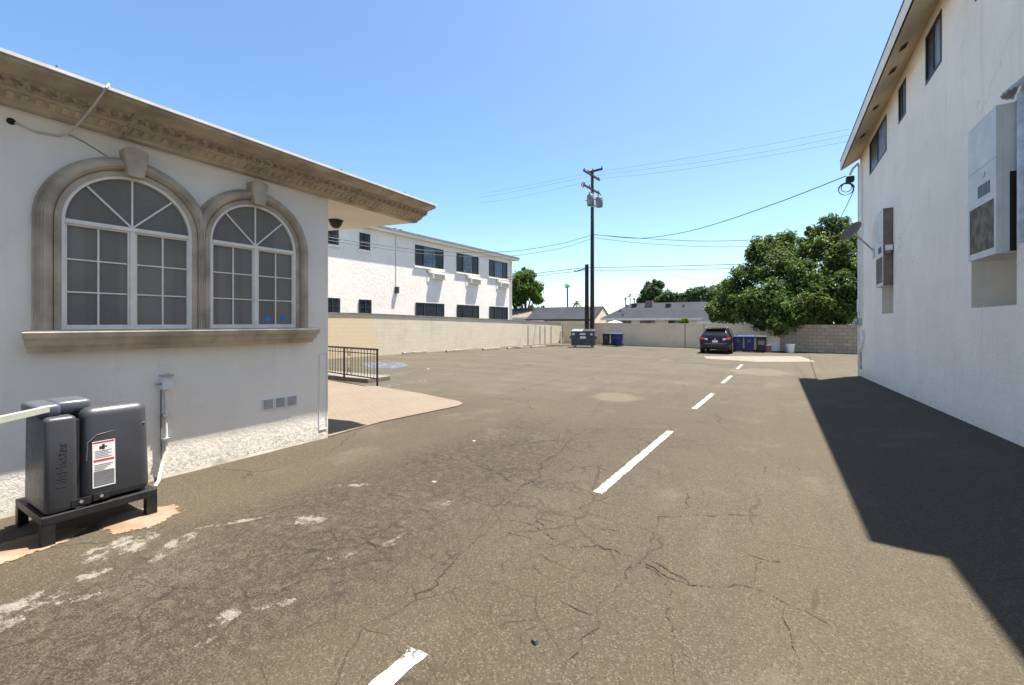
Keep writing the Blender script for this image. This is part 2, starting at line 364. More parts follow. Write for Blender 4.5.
def asphalt():
    n = NT('weathered_asphalt'); x, y, z = n.xyz()
    wob = n.math('MULTIPLY', n.math('SUBTRACT', n.noise(.7, 4), .5), 2.2)
    big = n.noise(.33, 5, .6)
    base = n.mix(n.ramp(big, .35, .68), (0.0522, 0.0400, 0.0242), (0.0649, 0.0510, 0.0317))
    # the lot beyond the drive is older and paler
    yy = n.math('ADD', n.math('ADD', y, n.math('MULTIPLY', x, -.55)), wob)
    lot = n.ramp(yy, 8.5, 15.5); base = n.mix(lot, base, n.mix(n.ramp(n.noise(.6, 5, .6, n.scale((.35, 2.0, 1))), .35, .7), (0.0684, 0.0561, 0.0371), (0.0915, 0.0767, 0.0520)))
    # tyre-worn drive lane on the right is a little paler and smoother
    lane = n.math('MULTIPLY', n.ramp(n.math('ADD', x, n.math('MULTIPLY', wob, .35)), -1.6, .3), .55)
    base = n.mix(lane, base, (0.0741, 0.0595, 0.0381))
    # the ravelled dark strip that runs from the kerb side of the frame to the middle of the lane
    d = n.math('ADD', x, n.math('ADD', 3.15, n.math('MULTIPLY', wob, .45)))   # distance across the ravelled strip
    strip = n.ramp(n.math('ABSOLUTE', d), .45, 1.35, 1, 0)
    strip = n.math('MULTIPLY', strip, n.ramp(n.math('ADD', y, wob), 5.2, 7.6, 1, 0))
    rav = n.math('ADD', n.math('MULTIPLY', n.noise(85, 4, .8), .65), n.math('MULTIPLY', n.noise(16, 6, .75), .35)); rv = n.math('MULTIPLY', strip, n.ramp(rav, .42, .52, 1, 0)); base = n.mix(n.math('MULTIPLY', strip, .35), base, (.060, .048, .031))
    # tyre-polished tracks, dusty drifts and old drips along the drive
    trk = n.noise(1.0, 5, .6, n.scale((2.6, .16, 1))); base = n.mix(n.ramp(trk, .48, .66, 0, .5), base, (.052, .043, .031))
    dst = n.noise(.85, 7, .68, n.scale((1, .7, 1), loc=(3, 7, 0))); base = n.mix(n.ramp(dst, .52, .72, 0, .5), base, (.135, .115, .088))
    drp = n.noise(5.5, 3, .5); base = n.mix(n.ramp(drp, .70, .76, 0, .45), base, (.035, .029, .022))
    # aggregate
    a1 = n.vor(115, out='Color'); ac = n.n('ShaderNodeSeparateColor'); n.l(a1, ac.inputs[0])
    c = n.mix(n.ramp(ac.outputs[0], .72, .98, 0, .6), base, (0.1390, 0.1174, 0.0766))
    c = n.mix(n.ramp(ac.outputs[1], .70, 1., 0, .6), c, (0.0208, 0.0166, 0.0103))
    c = n.mix(n.ramp(n.noise(160, 3, .7), .35, .65, 0, .35), c, (0.0261, 0.0211, 0.0133))
    c = n.mix(n.math('MULTIPLY', rv, .72), c, (0.0197, 0.0149, 0.0084))
    c = n.mix(n.math('MULTIPLY', n.ramp(n.noise(9, 5, .7), .5, .66), n.math('MULTIPLY', strip, .5)), c, (0.0985, 0.0859, 0.0569))
    # alligator cracks
    vv = n.n('ShaderNodeVectorMath', operation='ADD'); n.l(n.pos, vv.inputs[0])
    nz = n.n('ShaderNodeTexNoise'); nz.inputs['Scale'].default_value = 3.0; nz.inputs['Detail'].default_value = 6; n.l(n.pos, nz.inputs['Vector'])
    sc2 = n.n('ShaderNodeVectorMath', operation='SCALE'); n.l(nz.outputs['Color'], sc2.inputs[0]); sc2.inputs['Scale'].default_value = .30
    n.l(sc2.outputs[0], vv.inputs[1])
    e1 = n.vor(2.3, 'DISTANCE_TO_EDGE', vv.outputs[0]); e3 = n.vor(4.6, 'DISTANCE_TO_EDGE', vv.outputs[0]); e2 = n.vor(.42, 'DISTANCE_TO_EDGE', vv.outputs[0])
    brk = n.ramp(n.noise(1.5, 5, .65), .40, .58)
    k1 = n.math('MULTIPLY', n.math('MAXIMUM', n.ramp(e1, .004, .024, 1, 0), n.math('MULTIPLY', n.ramp(e3, .006, .036, 1, 0), n.ramp(n.noise(1.1, 3, .5, n.scale((1, 1, 1), loc=(9, 2, 0))), .47, .6))), n.math('MULTIPLY', n.ramp(d, -1.1, .4, 1, 1), brk))
    zone = n.ramp(n.math('ABSOLUTE', n.math('ADD', d, -.6)), .9, 1.9, 1, 0)
    k1 = n.math('MULTIPLY', k1, n.math('MULTIPLY', zone, n.ramp(y, 6.5, 9, 1, .1)))
    k2 = n.math('MULTIPLY', n.ramp(e2, .0015, .0075, 1, 0), n.ramp(n.noise(.8, 3), .45, .6))
    k = n.math('MAXIMUM', n.math('MULTIPLY', k1, .66), n.math('MULTIPLY', k2, .55)); c = n.mix(k, c, (0.0197, 0.0149, 0.0089))
    # chalky splashes and worn patches
    def spot(px, py, rx, ry, rot=0.0, thr=.5):
        p = gnd(px, py); v = n.scale((1, 1, 1), loc=(0, 0, 0)); m = n.t.nodes[-1]; m.vector_type = 'TEXTURE'
        m.inputs['Location'].default_value = (p.x, p.y, 0); m.inputs['Rotation'].default_value = (0, 0, rot); m.inputs['Scale'].default_value = (rx*1.45, ry*1.35, 1)
        xx, yy, _ = n.xyz(v); r = n.math('SQRT', n.math('ADD', n.math('MULTIPLY', xx, xx), n.math('MULTIPLY', yy, yy)))
        return n.ramp(r, 0, 1, 1, 0)
    sm = None
    for s in ((118, 548, .22, .33, .2), (175, 545, .10, .3, .5), (305, 520, .11, .28, -.9), (392, 541, .09, .12, 0), (275, 604, .06, .16, -.6), (12, 612, .20, .32, .1),
              (72, 600, .05, .16, -.5), (225, 618, .07, .14, 0), (240, 521, .04, .4, -.55), (448, 503, .05, .12, 0), (355, 485, .05, .3, -.9), (340, 556, .10, .14, 0), (205, 640, .05, .1, 0), (90, 575, .07, .2, -.3)):
        q = spot(*s); sm = q if sm is None else n.math('MAXIMUM', sm, q)
    chn = n.math('ADD', n.math('MULTIPLY', n.ramp(n.noise(7, 8, .72), .34, .66), .62), n.math('MULTIPLY', n.ramp(n.noise(85, 3, .7), .3, .7), .20))
    chalk = n.ramp(n.math('ADD', n.math('MULTIPLY', n.ramp(sm, 0, .75), .42), chn), .72, 1.04)
    c = n.mix(n.math('MULTIPLY', chalk, .72), c, (.23, .212, .185))
    pale = n.math('MAXIMUM', spot(616, 397, .9, 1.1, .4), spot(760, 372, 1.6, 2.2, 0))
    pale = n.ramp(n.math('ADD', n.math('MULTIPLY', pale, .6), n.math('MULTIPLY', n.noise(3, 6, .7), .6)), .58, .8)
    c = n.mix(n.math('MULTIPLY', pale, .5), c, (0.1216, 0.1060, 0.0742))
    oil = n.math('MAXIMUM', spot(650, 350, 1.0, 1.2), n.math('MAXIMUM', spot(815, 600, .03, .28, -.12), spot(770, 352, 1.5, 1.2)))
    oil = n.ramp(n.math('ADD', n.math('MULTIPLY', oil, .6), n.math('MULTIPLY', n.noise(4, 5, .65), .5)), .55, .8)
    c = n.mix(n.math('MULTIPLY', oil, .6), c, (0.0318, 0.0241, 0.0139))
    h = n.math('ADD', n.math('MULTIPLY', n.vor(115), -.8), n.math('ADD', n.math('MULTIPLY', rv, -1.5), n.math('MULTIPLY', k, -2.5)))
    h = n.math('ADD', h, n.math('MULTIPLY', n.noise(60, 4, .7), .9))
    return n.fin(c, .88, n.bump(h, .65, .006), 0, .3)
M['asphalt'] = asphalt()
def road_paint(name, col, wear=.62):
    n = NT(name); f = n.noise(26, 7, .75); c = n.mix(n.noise(5, 4), tuple(q*.85 for q in col), col)
    a = n.ramp(n.math('ADD', n.math('MULTIPLY', f, .7), n.math('MULTIPLY', n.noise(4, 4), .5)), wear-.02, wear+.06, 1, 0)
    m = n.fin(c, .8, n.bump(n.noise(110, 3), .4, .004), 0, .3); n.val(n.b.inputs['Alpha'], a); return m
M['white_road_paint'] = road_paint('white_road_paint', (.36, .345, .315), .645)
M['blue_road_paint'] = road_paint('blue_road_paint', (.12, .17, .235), .57)
M['pale_blue_paint'] = road_paint('worn_blue_road_paint', (.15, .19, .23), .53)
M['crack_margin'] = road_paint('crumbled_crack_margin', (.045, .036, .026), .50)
M['crack'] = road_paint('tar_crack', (.036, .029, .021), .60)

def leaf_mat(name, dark, light, trans=.35):
    n = NT(name); at = n.n('ShaderNodeAttribute'); at.attribute_name = 'tint'
    sp = n.n('ShaderNodeSeparateColor'); n.l(at.outputs['Color'], sp.inputs[0])
    c = n.mix(sp.outputs[0], dark, light); c = n.mix(n.math('MULTIPLY', sp.outputs[1], 1), c, (.20, .19, .035))
    n.val(n.b.inputs['Base Color'], c); n.b.inputs['Roughness'].default_value = .5; n.b.inputs['Specular IOR Level'].default_value = .3
    tr = n.n('ShaderNodeBsdfTranslucent'); n.l(n.mix(.5, c, (.10, .17, .02)), tr.inputs[0])
    ms = n.n('ShaderNodeMixShader'); ms.inputs[0].default_value = trans
    n.l(n.b.outputs[0], ms.inputs[1]); n.l(tr.outputs[0], ms.inputs[2]); n.l(ms.outputs[0], n.out.inputs[0])
    return n.m
M['leaf_glossy'] = leaf_mat('glossy_leaf', (.028, .062, .016), (.135, .21, .042), .4)
M['leaf_bright'] = leaf_mat('bright_leaf', (.05, .11, .018), (.15, .25, .045), .5)
M['leaf_grey'] = leaf_mat('grey_green_leaf', (.045, .08, .032), (.13, .18, .07), .4)
M['leaf_palm'] = leaf_mat('palm_leaf', (.02, .045, .015), (.06, .10, .03), .25)

def soft_text(string, size, depth):
    cu = bpy.data.curves.new('txt', 'FONT'); cu.body = string; cu.size = size; cu.extrude = depth; cu.align_x = 'CENTER'; cu.align_y = 'CENTER'
    ob = bpy.data.objects.new('txt', cu); COL.objects.link(ob); bpy.context.view_layer.update()
    me = bpy.data.meshes.new_from_object(ob.evaluated_get(bpy.context.evaluated_depsgraph_get()))
    vs = [v.co.copy() for v in me.vertices]; fs = [tuple(p.vertices) for p in me.polygons]
    bpy.data.objects.remove(ob); bpy.data.curves.remove(cu); bpy.data.meshes.remove(me)
    return vs, fs

# ------------------------------------------------------------------ SETTING: ground
def ground():
    xs = [-400, -120, -60, -30, -18]+[-12+.5*i for i in range(25)]+[.9+.1*i for i in range(16)]+[2.6, 3, 6, 15, 60, 200, 400]
    ys = [-200, -60, -20, -8]+[-5+.5*i for i in range(48)]+[20, 30, 60, 120, 400, 900]
    xs = sorted(set(round(a, 3) for a in xs)); ys = sorted(set(ys)); m = MB()
    vs = [(a, b, gz(a, b)) for b in ys for a in xs]; nx = len(xs)
    fs = [(j*nx+i, j*nx+i+1, (j+1)*nx+i+1, (j+1)*nx+i) for j in range(len(ys)-1) for i in range(nx-1)]
    m.add(vs, fs); o = m.build('asphalt_ground', M['asphalt'], smooth=True); tag(o, kind='structure'); return o
GROUND = ground()

def flat_poly(m, pts, z=.004):
    vs = [(p[0], p[1], gz(p[0], p[1])+z) for p in pts]; m.add(vs, [tuple(range(len(vs)))]); return m
# lane dashes
def dash(x0, y0, x1, y1, wd, label):
    m = MB(); n = 60; rnd = random.Random(int(y0*10)); L, Rr = [], []
    for i in range(n+1):
        k = i/n; x = x0+(x1-x0)*k; y = y0+(y1-y0)*k
        L.append((x-wd/2+rnd.uniform(-.008, .006), y)); Rr.append((x+wd/2+rnd.uniform(-.006, .008), y))
    flat_poly(m, L+Rr[::-1]); o = m.build('lane_dash', M['white_road_paint'])
    return tag(o, label, 'road marking', 'white dashes along the drive lane')
dash(-1.63, -.9, -1.595, 1.70, .10, 'white painted dash nearest the viewer, cut by the photo bottom edge')
dash(-1.555, 4.2, -1.47, 7.2, .10, 'long white painted dash in the middle of the cracked drive')
dash(-1.45, 9.3, -1.38, 11.6, .10, 'short white dash beyond the long middle dash')
dash(-1.39, 13.7, -1.34, 15.8, .10, 'small faint white dash, last one before the parked car')
dash(-1.35, 18.2, -1.33, 20.3, .10, 'farthest and faintest white dash, between the last clear dash and concrete strip')
# blue accessible-bay paint, far left lot
m = MB(); flat_poly(m, [gnd(*p) for p in ((362, 364), (372, 361.6), (404, 363.0), (409, 366), (398, 368.4), (370, 368))])
tag(m.build('bay_symbol_paint', M['blue_road_paint']), 'worn bright blue painted patch on asphalt behind the iron railing', 'road marking')
m = MB(); flat_poly(m, [gnd(*p) for p in ((381, 386), (426, 379.4), (430, 380.5), (388, 387.2))])
tag(m.build('bay_line', M['pale_blue_paint']), 'faint pale blue stripe nearest the pink stamped pad', 'road marking')
m = MB(); flat_poly(m, [gnd(*p) for p in ((372, 375.5), (396, 373.6), (400, 374.6), (372, 377.5))])
tag(m.build('bay_line', M['pale_blue_paint']), 'faint short blue stripe between railing post and bright blue patch', 'road marking')

# stamped pad by the left building corner, walkway slab, pale strip by the car
pad = [gnd(329, 437.5), gnd(380, 423), gnd(430, 412.5), gnd(457, 407), gnd(463, 404.5), gnd(459, 402), gnd(420, 394), gnd(378, 387), gnd(350, 384), (-13.5, 8.6), (-13.5, 4.0), (-6.2, 4.0)]
m = MB(); vs = [(p[0], p[1], .022) for p in pad]; m.prism([(a, b, -.05) for a, b, _ in vs], (0, 0, .072)); o = m.build('stamped_paving', M['stamped']); tag(o, kind='structure')
m = MB().box((-14, 8.50, 0), (-9.95, 9.35, .12)); tag(m.build('walkway_slab', M['pale_concrete'], bevel=.01), kind='structure')
m = MB(); flat_poly(m, [gnd(*p) for p in ((704, 356.3), (800, 356.2), (816, 361.8), (760, 362), (706, 358.6))]); tag(m.build('concrete_strip', M['pale_concrete']), kind='structure')
# traced asphalt cracks
def crack_poly(m, pts, w0, dz=.003):
    P = [gnd(*p) for p in pts]; rnd = random.Random(len(pts)*7+int(pts[0][0])); fine = []
    for a, b in zip(P[:-1], P[1:]):
        nseg = max(2, int((b-a).length/.06))
        for i in range(nseg):
            q = a.lerp(b, i/nseg); fine.append(q+Vector((rnd.uniform(-1, 1), rnd.uniform(-1, 1), 0))*.022)
    fine.append(P[-1]); n = len(fine); L, Rr = [], []
    for i, q in enumerate(fine):
        d = fine[min(i+1, n-1)]-fine[max(i-1, 0)]; d.z = 0; d.normalize(); nn = Vector((-d.y, d.x, 0))
        wd = w0*(.35+.9*rnd.random())*min(1, 4*i/n+.15, 4*(n-i)/n+.15)
        L.append(q+nn*wd); Rr.append(q-nn*wd)
    vs = [(v.x, v.y, gz(v.x, v.y)+dz) for v in L+Rr]
    m.add(vs, [(i, i+1, n+i+1, n+i) for i in range(n-1)])
m = MB(); mg = MB()
for pts, wd in (
    ([(548, 540), (575, 548), (597, 546), (632, 556), (650, 564), (668, 578), (690, 586), (715, 588), (750, 586), (780, 600), (830, 625)], .013),
    ([(632, 556), (645, 567), (662, 578)], .010), ([(645, 557), (668, 570), (690, 584)], .010),
    ([(584, 523), (598, 529), (620, 531)], .010), ([(618, 523), (634, 527), (655, 526), (660, 517), (690, 516), (730, 515), (760, 516)], .008),
    ([(683, 476), (686, 490), (688, 512)], .008), ([(748, 554), (765, 560), (785, 562)], .010), ([(752, 586), (755, 570), (762, 562)], .008),
    ([(605, 598), (618, 588), (625, 572), (632, 560)], .007), ([(655, 526), (650, 545), (648, 556)], .006),
    ([(572, 437), (560, 453), (543, 462), (539, 478), (520, 487), (514, 497), (500, 510), (499, 520)], .012),
    ([(480, 465), (496, 472), (508, 480), (516, 487)], .012), ([(470, 450), (500, 447), (545, 441), (572, 440)], .009),
    ([(499, 520), (520, 521), (532, 524), (545, 533), (560, 542)], .011), ([(545, 533), (536, 518), (543, 505)], .007),
    ([(490, 530), (510, 534), (535, 540), (560, 546)], .009), ([(499, 520), (485, 535), (470, 545), (450, 560), (420, 575), (395, 605)], .008),
    ([(470, 545), (430, 590), (405, 600)], .009), ([(400, 470), (430, 462), (465, 455)], .008), ([(590, 420), (598, 405), (610, 398)], .007),
    ([(380, 490), (410, 500), (440, 520), (452, 526)], .009), ([(350, 530), (372, 545), (400, 565)], .008),
    ([(560, 600), (590, 615), (605, 600)], .006), ([(560, 680), (585, 640), (600, 620)], .007), ([(668, 580), (670, 625), (676, 685)], .006),
    ([(780, 600), (788, 625), (800, 660)], .005), ([(860, 440), (900, 452), (960, 455)], .006), ([(770, 455), (790, 460), (800, 470)], .006)):
    crack_poly(m, pts, wd*.42, .0055); crack_poly(mg, pts, wd*1.9, .003)
o = m.build('asphalt_cracks', M['crack']); tag(o, kind='structure'); o = mg.build('crack_margins', M['crack_margin']); tag(o, kind='structure')
# concrete footings of the gate operator
def blob(px, py, rx, ry, rot, seed):
    p = gnd(px, py); rnd = random.Random(seed); ph = [rnd.uniform(0, 6.3) for _ in range(4)]; vs, ed, k = [], [], 60
    for fr, h, e_ in ((1.12, .003, 0.), (.92, .006, .35), (.72, .010, .7), (.35, .012, 1.)):
        for i in range(k):
            t = 2*math.pi*i/k; r = fr*(1+.10*math.sin(2*t+ph[0])+.07*math.sin(3*t+ph[1])+.04*math.sin(7*t+ph[2]))
            q = Vector((rx*r*math.cos(t), ry*r*math.sin(t), 0)); q.rotate(Matrix.Rotation(rot, 3, 'Z')); vs.append((p.x+q.x, p.y+q.y, h)); ed.append(e_)
    m = MB(); m.add(vs, [(a*k+i, a*k+(i+1) % k, (a+1)*k+(i+1) % k, (a+1)*k+i) for a in range(3) for i in range(k)]+[tuple(range(3*k, 4*k))])
    o = m.build('concrete_footing', M['orange_concrete'], smooth=True); at = o.data.attributes.new('edge', 'FLOAT', 'POINT'); at.data.foreach_set('value', ed)
    return tag(o, kind='structure')
blob(140, 519, .26, .32, .1, 3); blob(22, 548, .24, .36, .1, 5)
# litter
def chip(name, px, py, r, mat, label, cat):
    p = gnd(px, py); rnd = random.Random(int(px)); m = MB(); n = 7
    lo = [(p.x+r*math.cos(6.283*i/n)*rnd.uniform(.7, 1.2), p.y+r*math.sin(6.283*i/n)*rnd.uniform(.6, 1.1), p.z+.003) for i in range(n)]
    hi = [(p.x+(a-p.x)*.65, p.y+(b-p.y)*.65, c+r*(.7 if name == 'pebble' else .15)) for a, b, c in lo]
    m.add(lo+hi, [tuple(range(n, 2*n))]+[(i, (i+1) % n, (i+1) % n+n, i+n) for i in range(n)]); tag(m.build(name, mat), label, cat)
chip('pebble', 535, 643, .022, M['pebble'], 'small black stone on the asphalt right of the nearest white dash', 'stone')
chip('litter_scrap', 474, 441, .03, M['litter'], 'white scrap of litter between stamped pad and cracked asphalt', 'litter')
chip('litter_scrap', 434, 482, .03, M['litter'], 'pale scrap of litter lying on the dark cracked asphalt strip', 'litter')
chip('litter_scrap', 428, 369, .06, M['litter'], 'white scrap of litter on lot right of blue patch', 'litter')

# ------------------------------------------------------------------ LEFT BUILDING
L = Frame(gnd(328, 437), 788)
lb = empty('stucco_building', L.o, L.rz, 'low white stucco building with tan carved cornice and twin arched windows', 'building')
def P(mb, name, mat, parent, **k): return mb.build(name, M[mat], parent, local=True, **k)
SL = -.016
def shz(s): return SL*s
m = MB().box((-8.5, -9, -.3), (0, 0, 3.60)); wall = P(m, 'wall', 'white_stucco', lb)
# thin rough base course that breaks out at the bottom of the wall
m = MB(); rnd = random.Random(4); N_ = 70; lo, hi = [], []
for i in range(N_+1):
    s = -9+9.02*i/N_; hgt = .022+.012*math.sin(s*3.1)+rnd.uniform(0, .018); d_ = .02+rnd.uniform(0, .02)
    lo.append((d_+.015, s, -.02)); hi.append((.004, s, hgt))
m.add(lo+hi, [(i, i+1, N_+2+i, N_+1+i) for i in range(N_)]); P(m, 'footing', 'curb_concrete', wall)
m = MB().prism([(-8.8, -9.2, 3.832), (.37, -9.2, 3.832), (.37, 1.78, 3.832), (-8.8, .02, 3.832)], (0, 0, .026))
for i, v in enumerate(m.v): v.z += shz(v.y)
roof = P(m, 'roof', 'roof_edge', lb)
m = MB().prism([(-.002, .002, 3.555), (-.002, 1.755, 3.555), (-8.6, .05, 3.555), (-8.6, .002, 3.555)], (0, 0, .13))
for v in m.v: v.z += shz(v.y)
P(m, 'porch_soffit', 'cream_soffit', lb)
# cornice: separate profile bands
def band(prof, mat, name, s0=-9.1, s1=1.765, parent=lb):
    n = len(prof); vs = [(a, s0, z+shz(s0)) for a, z in prof]+[(a, s1, z+shz(s1)) for a, z in prof]
    m = MB().add(vs, [tuple(range(n)), tuple(range(n, 2*n))]+[(i, (i+1) % n, (i+1) % n+n, i+n) for i in range(n)])
    return P(m, name, mat, parent)
cor = band([(.001, 3.55), (.10, 3.553), (.115, 3.585), (.135, 3.59), (.235, 3.645), (.25, 3.66), (.26, 3.66), (.345, 3.735), (.36, 3.755), (.385, 3.758), (.53, 3.785), (.545, 3.793), (.545, 3.825), (.001, 3.825)], 'tan_trim', 'cornice')
m = MB(); s = -9.0
while s < 1.74:
    a, b = Vector((.14, 3.592)), Vector((.232, 3.642)); dirv = (b-a).normalized(); nv = Vector((dirv.y, -dirv.x)); p0 = a+dirv*.012; p1 = b-dirv*.012
    q = [p0, p1, p1+nv*.018, p0+nv*.018]
    m.prism([(k.x, s, k.y+shz(s)) for k in q], (0, .045, 0)); s += .085
P(m, 'dentils', 'tan_trim', cor)
m = MB(); s = -9.0; rnd = random.Random(2)
while s < 1.72:      # carved leaf band: pairs of leaning leaves and a bead
    a, b = Vector((.262, 3.662)), Vector((.343, 3.733))
    for k, (f0, f1, lean, th) in enumerate(((.05, .95, .030, .016), (.05, .95, -.030, .016), (.30, .62, 0, .026))):
        p0 = a.lerp(b, f0); p1 = a.lerp(b, f1); mid = a.lerp(b, (f0+f1)/2); dv = (b-a).normalized(); nv = Vector((dv.y, -dv.x))*th
        c = s+.03+.02*k
        pts = [(p0.x, c-.012, p0.y), (p0.x, c+.012, p0.y), (p1.x, c+lean+.02, p1.y), (p1.x, c+lean-.02, p1.y), (mid.x+nv.x, c+lean*.6, mid.y+nv.y)]
        m.add([(x, y, z+shz(y)) for x, y, z in pts], [(0, 1, 4), (1, 2, 4), (2, 3, 4), (3, 0, 4)])
    s += .105
P(m, 'carved_leaves', 'tan_trim_dark', cor)
band([(.259, 3.668), (.263, 3.656), (.352, 3.736), (.343, 3.742)], 'carved', 'carved_band', s1=1.768, parent=cor)
band([(.375, 3.827), (.575, 3.827), (.575, 3.86), (.375, 3.872)], 'roof_edge', 'drip_edge')
for s in (-3.0, -.2, 1.0):
    m = MB().box((.56, s, 3.86+shz(s)), (.575, s+.012, 3.885+shz(s))); P(m, 'edge_clip', 'curb_concrete', lb)
for s in (-2.42, .30): 
    m = MB().box((.003, s-.004, 3.548+shz(s)), (.12, s+.004, 3.60+shz(s)))
    m.prism([(.12, s-.004, 3.58+shz(s)), (.36, s-.004, 3.75+shz(s)), (.375, s-.004, 3.735+shz(s)), (.13, s-.004, 3.563+shz(s))], (0, .008, 0)); P(m, 'cornice_joint', 'tan_trim_dark', cor)

for o in [x for x in bpy.data.objects if x.type == 'MESH' and (x.parent == lb or x.parent == cor or x == cor) and x.name.split('.')[0] in ('roof', 'cornice', 'dentils', 'carved_leaves', 'carved_band', 'drip_edge', 'edge_clip', 'cornice_joint')]:
    for v in o.data.vertices:      # one shallow profile: squeeze everything above the cornice foot
        b_ = 3.55+shz(v.co.y)
        if v.co.z > b_: v.co.z = b_+(v.co.z-b_)*.84
# window surround: two arches sharing a pier, moulded
ZB, ZS, WR = 1.635, 2.672, .533
C1, C2 = -2.319, -1.068
def arch_path(c, r, a0=0., a1=180., n=28):
    return [(c+r*math.cos(math.radians(a0+(a1-a0)*i/n)), ZS+r*math.sin(math.radians(a0+(a1-a0)*i/n))) for i in range(n+1)]
def sweep_arch(m, c, rin, rout, o0, o1, a0, a1, left=True, right=True):
    """flat ring between rin and rout standing from o0 to o1 out of the wall, with jambs down to the sill"""
    inn, ou = arch_path(c, rin, a0, a1), arch_path(c, rout, a0, a1)
    if right: inn = [(c+rin, ZB)]+inn; ou = [(c+rout, ZB)]+ou
    if left: inn = inn+[(c-rin, ZB)]; ou = ou+[(c-rout, ZB)]
    n = len(inn); vs = [(o1, s, z) for s, z in inn]+[(o1, s, z) for s, z in ou]+[(o0, s, z) for s, z in inn]+[(o0, s, z) for s, z in ou]
    fs = []
    for i in range(n-1):
        fs += [(i, i+1, n+i+1, n+i), (i, i+1, 2*n+i+1, 2*n+i), (n+i, n+i+1, 3*n+i+1, 3*n+i)]
    fs += [(0, n, 3*n, 2*n), (n-1, 2*n-1, 4*n-1, 3*n-1)]
    m.add(vs, fs)
sur = None
import itertools
half = (C2-C1)/2
def ring(rin, rout, o1, m):
    ang = 0
    if rout > half: ang = math.degrees(math.acos(min(1, half/rout)))
    aa = math.degrees(math.acos(min(1, half/rin))) if rin > half else 0
    # each arch stops at the centre line between the two
    for c, sgn in ((C1, 1), (C2, -1)):
        inn, ou = [], []
        for i in range(49):
            a = math.radians(180*i/48); 
            for lst, r in ((inn, rin), (ou, rout)):
                s = c+r*math.cos(a); z = ZS+r*math.sin(a)
                lim = (C1+C2)/2
                if sgn > 0: s = min(s, lim-.0005)
                else: s = max(s, lim+.0005)
                lst.append((s, z))
        def jamb(r, side):
            s = c+r*side; lim = (C1+C2)/2
            return (min(s, lim-.0005) if sgn > 0 else max(s, lim+.0005), ZB)
        inn = [jamb(rin, 1)]+inn+[jamb(rin, -1)]; ou = [jamb(rout, 1)]+ou+[jamb(rout, -1)]
        n = len(inn); vs = [(o1, s, z) for s, z in inn]+[(o1, s, z) for s, z in ou]+[(.0, s, z) for s, z in inn]+[(.0, s, z) for s, z in ou]
        fs = []
        for i in range(n-1): fs += [(i, i+1, n+i+1, n+i), (i, i+1, 2*n+i+1, 2*n+i), (n+i, n+i+1, 3*n+i+1, 3*n+i)]
        fs += [(0, n, 3*n, 2*n), (n-1, 2*n-1, 4*n-1, 3*n-1)]
        m.add(vs, fs)
m = MB()
for ra, rb_, oo in ((0, .050, .052), (.050, .062, .038), (.062, .074, .070), (.074, .090, .092), (.090, .110, .106), (.110, .130, .110), (.130, .146, .102), (.146, .158, .086), (.158, .166, .060), (.166, .185, .045)): ring(WR+ra, WR+rb_, oo, m)
sur = P(m, 'window_surround', 'tan_trim', lb)
for c in (C1, C2):
    tp_ = [(.105*math.cos(math.radians(a)), 3.455+.045*math.sin(math.radians(a))) for a in range(0, 181, 20)]
    m = MB().prism([(.001, c-.066, 3.20), (.001, c+.066, 3.20)]+[(.001, c+a, z) for a, z in tp_], (.145, 0, 0))
    P(m, 'keystone', 'tan_trim', sur, bevel=.008)
prof = [(.001, 1.425), (.10, 1.43), (.115, 1.47), (.15, 1.495), (.165, 1.54), (.20, 1.565), (.21, 1.615), (.19, 1.634), (.001, 1.634)]
n = len(prof)
def sill_ring(s, k): return [(a, s+k*a*.45, z) for a, z in prof]
vs = sill_ring(-3.04, -1)+sill_ring(-.36, 1)
m = MB().add(vs, [tuple(range(n)), tuple(range(n, 2*n))]+[(i, (i+1) % n, (i+1) % n+n, i+n) for i in range(n)])
P(m, 'window_sill', 'tan_trim', lb, bevel=.004)
